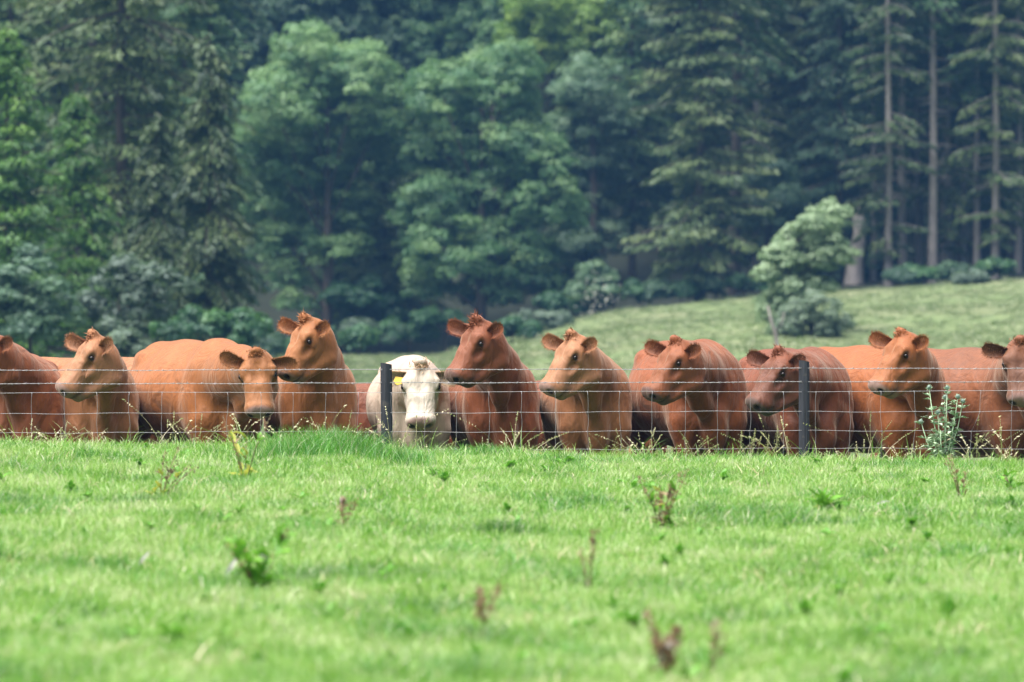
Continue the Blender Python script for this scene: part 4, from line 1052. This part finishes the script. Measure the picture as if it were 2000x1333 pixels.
# taller stems standing along the fence
st_var = []
rg3 = np.random.default_rng(77)
for k in range(5):
    V, F, Cc = blades(rg3, 9, .03, (.30, .22, .36, .26, .18)[k], .0022, .8, 5, (.1, .9), False)
    if k in (0, 2):                                             # seed heads
        hv = []; 
        for i in range(0, len(V), 12):
            tip = V[i + 10]; dn = V[i + 8] - V[i + 10]
            for q in range(10):
                c = tip + dn * q * .14; s_ = rg3.normal(size=3) * .004; hv.append([c - s_, c + (.003, 0, .004), c + s_, c - (.003, 0, .004)])
        hv = np.array(hv).reshape(-1, 3); F = np.concatenate([F, np.arange(len(hv)).reshape(-1, 4) + len(V)]); V = np.concatenate([V, hv]); Cc = np.concatenate([Cc, np.full((len(hv), 3), .6)])
    st_var.append(mesh_np('grass_stem', V, F, STRAW if k in (0, 2, 4) else GRASS, False, Cc))
n = 420; X = rg3.uniform(-5.6, 5.6, n); Y = rg3.uniform(37.9, 39.5, n); Z = ground_z(X, Y)
o = scatter('tall_grass', np.stack([X, Y, Z + .0], 1), st_var, rg3.uniform(.9, 1.9, n), seed=40); tag(o, 'tall pale grass stems growing up through the wire along the foot of the fence', 'grass')
n = 5200; X = rg3.uniform(-5.6, 5.6, n); Y = rg3.uniform(37.5, 39.9, n); Z = ground_z(X, Y)
o = scatter('fence_grass', np.stack([X, Y, Z], 1), variants, rg3.uniform(.9, 1.8, n), seed=50); tag(o, 'longer green grass on the slope at the foot of the fence', 'grass')
# rough grass on the far field
far_var = []
for k in range(3):
    V, F, Cc = blades(rg3, 60, .16, .11, .012, 1.0, 2, (0, .75)); far_var.append(mesh_np('rough_clump', V, F, blade_material('field_grass_%s' % 'abc'[k], [(0, (.085, .130, .045)), (.5, (.140, .190, .070)), (1, (.200, .220, .110))], .3), False, Cc))
n = 16000; Y = 62 + 141 * rg3.random(n) ** .8; X = rg3.uniform(-.16, .16, n) * Y + rg3.uniform(-4, 4, n); Z = ground_z(X, Y)
o = scatter('rough_grass', np.stack([X, Y, Z], 1), far_var, .6 + 1.3 * rg3.random(n) ** 3, seed=60); tag(o, 'rough pale grass over the sloping field behind the cattle', 'grass')

def tuft(label, px, py, w_px, h, n, mat, seed, tone=(.2, .8), w=.003, lean=.7):
    x, y, z = near_hit(px, py); rg_ = np.random.default_rng(seed); sp = w_px / 2 / FPX * y / 1.5
    V, F, Cc = blades(rg_, n, 1.0, h * 1.35, w, lean, 3, tone)
    # spread the roots over the patch, keep the blades' own shape
    k = 8; roots = rg_.normal(0, 1, (n, 2)) * (sp, sp * 1.1)
    for i in range(n):
        s_ = slice(i * k, (i + 1) * k); c = V[i * k:i * k + 2].mean(0); V[s_, 0] += roots[i, 0] - c[0]; V[s_, 1] += roots[i, 1] - c[1]
        V[s_, 2] += float(0)
    gz = ground_z(V[::k, 0] + x, V[::k, 1] + y) - z; V[:, 2] += np.repeat(gz, k) - .004
    o = link('grass_tuft', mesh_np('grass_tuft', V, F, mat, False, Cc)); o.location = (x, y, z)
    return tag(o, label, 'grass tuft', 'darker grass tufts in the pasture')
tuft('largest lush dark green grass tuft on the crest left of the post', 655, 893, 230, .24, 4200, LUSH, 1)
tuft('lush low grass tuft on the crest right of the white cow', 945, 893, 120, .14, 1300, LUSH, 2, (.4, 1))
tuft('small dark grass tuft in the middle of the pasture', 985, 1058, 85, .14, 1000, LUSH, 3, (0, .5))
tuft('bright green low tuft right of centre below the crest', 1395, 972, 75, .09, 700, LUSH, 4, (.5, 1))
tuft('blurred bright green tuft near the bottom edge right of centre', 1125, 1300, 110, .10, 900, LUSH, 5, (.4, 1))
tuft('dark tuft standing in for shade in the hollow at the far left', 60, 995, 170, .12, 1300, LUSH, 6, (.1, .6))  # this and the next: dark blades put where the hollow lies in shadow
tuft('dark tuft standing in for shade in the hollow right of the far left one', 235, 1000, 130, .12, 1100, LUSH, 7, (.1, .5))
tuft('green tuft at the far right edge of the pasture', 1970, 1000, 120, .12, 900, LUSH, 8, (.2, .6))
tuft('long green tuft left of the right-hand post', 1500, 905, 150, .13, 1100, LUSH, 9, (.4, 1))
tuft('faint green tuft in the left of the foreground', 190, 1120, 150, .10, 1100, LUSH, 10, (.3, .8))
tuft('small green tuft below the big dock on the left', 830, 1108, 60, .09, 500, LUSH, 11, (.2, .6))

def leafm(name, a, b):
    t = NT(name); n_ = t.noise(t.coord(), 22, 3); c = t.ramp(n_, [(.35, a), (.65, b)])
    d = t.node('BsdfPrincipled', Base_Color=c, Roughness=.45); tr = t.node('BsdfTranslucent', Color=c)
    return t.done(t.node('MixShader', i0=.35, i1=d.outputs[0], i2=tr.outputs[0]).outputs[0])
WG = leafm('dock_leaf_green', (.080, .260, .018), (.190, .430, .040)); WY = leafm('dock_leaf_yellow', (.34, .42, .05), (.50, .50, .08))
WR = leafm('dock_leaf_red_brown', (.22, .14, .075), (.38, .27, .15)); WB = leafm('withered_leaf', (.09, .06, .045), (.24, .16, .10))
WS = leafm('weed_stem', (.14, .09, .05), (.22, .20, .08)); WO = leafm('orange_leaf', (.45, .16, .03), (.60, .28, .05)); WP = leafm('pale_dry_leaf', (.38, .36, .34), (.55, .53, .50))
def leaf_geo(L, W, bend, rgx, wave=.1):
    n_ = 7; V = []; F = []
    for i in range(n_ + 1):
        t = i / n_; w = W * math.sin(math.pi * min(1, t * .93 + .07)) ** .8 * (1.15 - .5 * t) + .001
        x = L * t; z = bend * L * (math.sin(t * 1.6) * .6 - t * t * .5); wv = wave * W * math.sin(t * 14)
        V += [(x, -w, z + .35 * w + wv), (x, 0, z), (x, w, z + .35 * w - wv)]
        if i:
            o_ = 3 * i; F += [(o_ - 3, o_ - 2, o_ + 1, o_), (o_ - 2, o_ - 1, o_ + 2, o_ + 1)]
    return V, F
def weed(label, px, py, h, leaves, stems, seed, cat='weed', group='dock weeds scattered over the pasture', tuftc=None, name='dock_weed', spread=1.0, size=1.0, loc=None):
    """leaves: list of (count, material, length, width); stems: (count, material, seeds?)"""
    x, y, z = loc or near_hit(px, py); r = random.Random(seed); h *= 1.15; leaves = [(int(c * 3.2 + .5), m, L * .85, W * .85) for c, m, L, W in leaves]
    root = empty(name, (x, y, z), label, cat, group)
    tops = []
    for _ in range(stems[0]):
        b = MB(); a_ = r.uniform(0, 6.28); ln = r.uniform(.05, .4) * spread * h; hh = h * r.uniform(.6, 1.05)
        P = [Vector((0, 0, -.03)), Vector((math.cos(a_) * ln * .4, math.sin(a_) * ln * .4, hh * .5)), Vector((math.cos(a_) * ln, math.sin(a_) * ln, hh))]
        b.tube(P, [.0045, .0035, .002], 5); tops.append(P)
        b.build('stem', stems[1], root)
        if stems[2]:
            c = MB()
            for i in range(stems[2]):
                t = r.uniform(.35, 1.0); p = P[1].lerp(P[2], (t - .35) / .65); q = Vector((r.gauss(0, 1), r.gauss(0, 1), r.gauss(0, 1))) * .010
                s_ = .0055
                c.face([p + q + Vector((-s_, 0, -s_)), p + q + Vector((s_, 0, -s_)), p + q + Vector((s_, r.uniform(-s_, s_), s_)), p + q + Vector((-s_, r.uniform(-s_, s_), s_))])
            o_ = c.build('seed_head', stems[3], root, False); o_['kind'] = 'stuff'
    for (cnt, mat, L, W) in leaves:
        for i in range(cnt):
            V, F = leaf_geo(L * r.uniform(.7, 1.2), W * r.uniform(.7, 1.2), r.uniform(-.2, .9), r, .12)
            me = bpy.data.meshes.new('leaf'); me.from_pydata(V, [], F); me.materials.append(mat); me.polygons.foreach_set('use_smooth', [True] * len(F))
            o_ = link('leaf', me, root)
            if tops and r.random() < .6:
                P = r.choice(tops); t = r.uniform(.1, .9); p = P[0].lerp(P[1], t * 2) if t < .5 else P[1].lerp(P[2], t * 2 - 1); o_.location = (p.x, p.y, max(p.z, .005))
            else: o_.location = (r.uniform(-.03, .03) * spread, r.uniform(-.03, .03), .03 + .04 * r.random())
            o_.rotation_euler = (r.uniform(-.5, .5), r.uniform(-1.1, -.15), r.uniform(0, 6.28))
    return root
weed('green dock with broad bright leaves and brown stems in the left foreground', 508, 1168, .30, [(7, WG, .17, .035), (3, WG, .12, .05), (1, WP, .14, .02), (2, WB, .07, .015)], (4, WS, 12, WR), 1, spread=1.6)
weed('brown stemmed dock with few leaves near the crest at left', 312, 985, .36, [(3, WY, .09, .022), (2, WB, .08, .02), (3, WG, .08, .02)], (5, WR, 8, WB), 2, spread=1.7)
weed('tall thin weed with yellow green leaves left of the lush tuft', 478, 945, .42, [(4, WY, .13, .03), (4, WG, .08, .02), (2, WR, .06, .015)], (4, WS, 8, WR), 3, spread=1.3)
weed('withered brown dock stub left of centre', 668, 1045, .20, [(3, WB, .07, .015), (2, WR, .06, .02)], (3, WR, 22, WR), 4, spread=1.0)
weed('brown and green leafy dock right of centre', 1295, 1045, .34, [(6, WR, .09, .022), (6, WG, .12, .026), (4, WB, .08, .02), (2, WY, .08, .02)], (6, WS, 14, WR), 5, spread=1.9)
weed('low green dock with spreading leaves in front of the right-hand post', 1605, 1012, .12, [(7, WG, .20, .035), (2, WY, .10, .04), (2, WR, .06, .025)], (1, WS, 0), 6, spread=1.6)
weed('reddish stemmed weed in the foreground just left of centre', 940, 1242, .22, [(2, WR, .08, .012)], (4, WR, 26, WR), 7, spread=1.0)
weed('dark seeded brown dock at the bottom edge right of centre', 1300, 1345, .26, [(5, WB, .09, .03), (3, WR, .08, .03), (2, WP, .05, .03)], (4, WB, 40, WR), 8, spread=1.0)
weed('thin pinkish stemmed weed right of the centre foreground', 1152, 1170, .34, [(2, WB, .05, .012)], (3, WS, 10, WR), 9, spread=.8)
weed('single bright green leafy plant low in the left foreground', 338, 1278, .05, [(4, WG, .14, .035)], (1, WS, 0), 10)
weed('small green leafy weed at the right edge', 1978, 972, .16, [(5, WG, .12, .03), (1, WY, .07, .02)], (2, WS, 4, WR), 11, spread=1.5)
weed('wispy brownish weed left of the right edge one', 1878, 985, .32, [(2, WR, .07, .015), (2, WG, .08, .015)], (4, WS, 8, WR), 12, spread=1.2)
weed('tiny green leaves in the foreground below the centre weed', 1640, 1185, .05, [(3, WG, .12, .02)], (1, WS, 0), 13)
weed('leafless brown weed stub at the bottom right of centre', 1385, 1330, .24, [(1, WB, .06, .02)], (3, WS, 8, WR), 14, spread=.8)
def flat_leaf(label, px, py, mat, L, W, rot, seed):
    x, y, z = near_hit(px, py); V, F = leaf_geo(L, W, .5, None, .2); me = bpy.data.meshes.new('fallen_leaf'); me.from_pydata(V, [], F); me.materials.append(mat)
    o_ = link('fallen_leaf', me); o_.location = (x, y, z + .055); o_.rotation_euler = rot
    tag(o_, label, 'leaf', 'odd coloured leaves lying on the grass')
flat_leaf('orange leaf on the crest right of centre', 1043, 890, WO, .09, .022, (1.0, -.1, .1), 1)
flat_leaf('pinkish brown curled leaf beside the brown stemmed dock', 342, 950, WR, .08, .025, (1.2, .9, .3), 2)
flat_leaf('dark withered leaf right of the pinkish curled leaf', 368, 940, WB, .08, .02, (1.2, 1.3, .3), 3)
flat_leaf('pale dry blade lying right of the green dock', 612, 1137, WP, .12, .010, (1.2, .5, 0), 4)
flat_leaf('pale dry blade left of the green dock', 440, 1150, WP, .13, .014, (1.2, -1.0, .2), 5)
flat_leaf('pale dry blade in the left foreground', 268, 1130, WP, .11, .010, (1.2, -.9, .2), 6)
flat_leaf('pale dry leaf right of the low spreading dock', 1712, 1000, WP, .10, .010, (1.2, -.2, .1), 7)

# thistle in front of the fence
def spiky_material():
    t = NT('thistle_green'); n_ = t.noise(t.coord(), 25, 3); c = t.ramp(n_, [(.3, (.24, .38, .20)), (.7, (.48, .60, .42))])
    return t.done(t.node('BsdfPrincipled', Base_Color=c, Roughness=.6).outputs[0])
TH = spiky_material(); THB = leafm('thistle_bud', (.16, .24, .22), (.30, .40, .34))
def thistle(label, px, base_py, top_py, Y, spec, seed, group=None):
    x = (px - 1000) / FPX * Y; z = ground_z(x, Y); k = Y / FPX
    root = empty('thistle', (x, Y, z), label, 'thistle', group); r = random.Random(seed)
    bz = (666.5 - base_py) * k - z; sp = MB()
    def spine(p, d, L, w):
        d = Vector(d).normalized(); s_ = d.cross(Vector((r.gauss(0, 1), r.gauss(0, 1), r.gauss(0, 1)))).normalized() * w
        sp.face([p - s_, p + s_, p + d * L])
    def spiny_leaf(p, a_, L):
        d = Vector((math.cos(a_), math.sin(a_) * .8, r.uniform(.0, .6))).normalized(); mid_ = p + d * L * .5 + Vector((0, 0, .01)); e_ = p + d * L - Vector((0, 0, L * .15))
        side = d.cross(Vector((0, 0, 1))).normalized()
        sp.face([p, mid_ + side * .017, e_, mid_ - side * .017])
        for i in range(7):
            t = (i + 1) / 8; c = p.lerp(e_, t); 
            for sg in (-1, 1): spine(c, side * sg + d * .5 + Vector((0, 0, r.uniform(-.3, .6))), L * .42 * (1.1 - t), .005)
        spine(e_, d, .02, .002)
    for (dx, ty, bud) in spec:
        top = Vector(((dx) * k, r.uniform(-.08, .08), (666.5 - ty) * k - z)); low = Vector((dx * k * .12, 0, bz * .3))
        P = [Vector((0, 0, -.02)), low.lerp(top, .35) - Vector((dx * k * .18, 0, 0)), low.lerp(top, .7) , top]
        b = MB(); b.tube(P, [.008, .006, .005, .004], 6); b.build('stem', TH, root)
        for i in range(21):
            t = r.uniform(.12, .97); p = P[0].lerp(P[1], t * 3) if t < 1 / 3 else (P[1].lerp(P[2], t * 3 - 1) if t < 2 / 3 else P[2].lerp(P[3], t * 3 - 2))
            spiny_leaf(p, r.uniform(0, 6.28), r.uniform(.065, .13) * (1.15 - .4 * t))
        if bud:
            hv, hf = ico(.021, 10, 6); h = MB(); h.v = [tuple(Vector(q) * 1.0 + top) for q in hv]; h.f = hf; h.build('flower_head', THB, root)
            for i in range(46):
                d = Vector((r.gauss(0, 1), r.gauss(0, 1), r.gauss(.1, 1))).normalized(); spine(top + d * .016, d, r.uniform(.012, .026), .0028)
            for i in range(7): spine(top - Vector((0, 0, .015)), (r.gauss(0, 1), r.gauss(0, 1), .3), r.uniform(.03, .05), .005)
    o_ = sp.build('spiny_leaf', TH, root, False); o_['kind'] = 'stuff'
thistle('tall spiny green thistle with five grey buds in front of the wire at right', 1843, 890, 757, 38.75, [(-28, 757, 1), (7, 758, 1), (4, 776, 1), (27, 775, 1), (38, 784, 1), (-12, 806, 1), (-43, 824, 1), (20, 815, 0), (-8, 840, 0), (14, 850, 0), (-20, 855, 0)], 5)
# seeding grasses left of the right-hand post
def seeding(label, px, py, Y, seed):
    x = (px - 1000) / FPX * Y; z = ground_z(x, Y); r = random.Random(seed); root = empty('seeding_grass', (x, Y, z), label, 'grass', 'feathery seeding grasses by the right-hand post')
    H = (666.5 - py) / FPX * Y - z; b = MB(); P = [Vector((0, 0, -.02)), Vector((r.uniform(-.02, .02), 0, H * .6)), Vector((r.uniform(-.05, .05), 0, H))]
    b.tube(P, [.003, .0022, .0012], 5); b.build('stem', STRAW, root)
    s = MB()
    for i in range(60):
        t = r.random(); p = P[1].lerp(P[2], t); sg = r.choice((-1, 1)); o_ = Vector((sg * r.uniform(.005, .035) * (1.1 - t), r.uniform(-.02, .02), r.uniform(-.012, .012)))
        s.face([p + o_ + Vector((-.006, 0, 0)), p + o_ + Vector((0, 0, .003)), p + o_ + Vector((.006, 0, 0)), p + o_ - Vector((0, 0, .003))])
    o_ = s.build('seed_head', STRAW, root, False); o_['kind'] = 'stuff'
for k, (px, py, lab) in enumerate(((1443, 842, 'feathery grass head farthest left of the group by the right-hand post'), (1468, 838, 'feathery grass head second from the left of the group by the post'), (1492, 850, 'low feathery grass head in the middle of the group by the post'), (1518, 832, 'tallest feathery grass head close left of the right-hand post'), (1545, 852, 'feathery grass head nearest the right-hand post'))):
    seeding(lab, px, py, 38.7, k)

# low broad-leaved herbs mixed into the turf, and dry bits
herb = []
for k in range(3):
    V = []; F = []; r = random.Random(k)
    for i in range(9):
        v, f = leaf_geo(r.uniform(.04, .075), r.uniform(.008, .015), .6, None, .1); a_ = r.uniform(0, 6.28); t_ = r.uniform(.2, .9); o_ = len(V)
        for (x, y, z) in v:
            x, z = x * math.cos(t_) - z * math.sin(t_), x * math.sin(t_) + z * math.cos(t_); V.append((x * math.cos(a_) - y * math.sin(a_), x * math.sin(a_) + y * math.cos(a_), z + .02))
        F += [tuple(q + o_ for q in ff) for ff in f]
    herb.append(mesh_np('herb_rosette', V, F, WG, True))
dry = []
for k in range(2):
    V, F, Cc = blades(rg3, 10, .05, .10, .004, 1.6, 3, (.2, .9), False); dry.append(mesh_np('dry_blades', V, F, STRAW, False, Cc))
X, Y = field_points(260, 15, 38, .8, rg3); Z = ground_z(X, Y)
o = scatter('herb_leaves', np.stack([X, Y, Z + .02], 1), herb, rg3.uniform(.7, 1.5, len(X)), seed=70); tag(o, 'low broad leaved herbs mixed into the pasture turf', 'herbs')
X, Y = field_points(2200, 15, 38.2, .8, rg3); m_ = vnoise(X, Y, 1.4, 31) > -.15; X, Y = X[m_], Y[m_]; Z = ground_z(X, Y)
o = scatter('dry_grass', np.stack([X, Y, Z + .02], 1), dry, rg3.uniform(.6, 1.5, len(X)), seed=80); tag(o, 'dead pale blades lying through the pasture', 'grass')
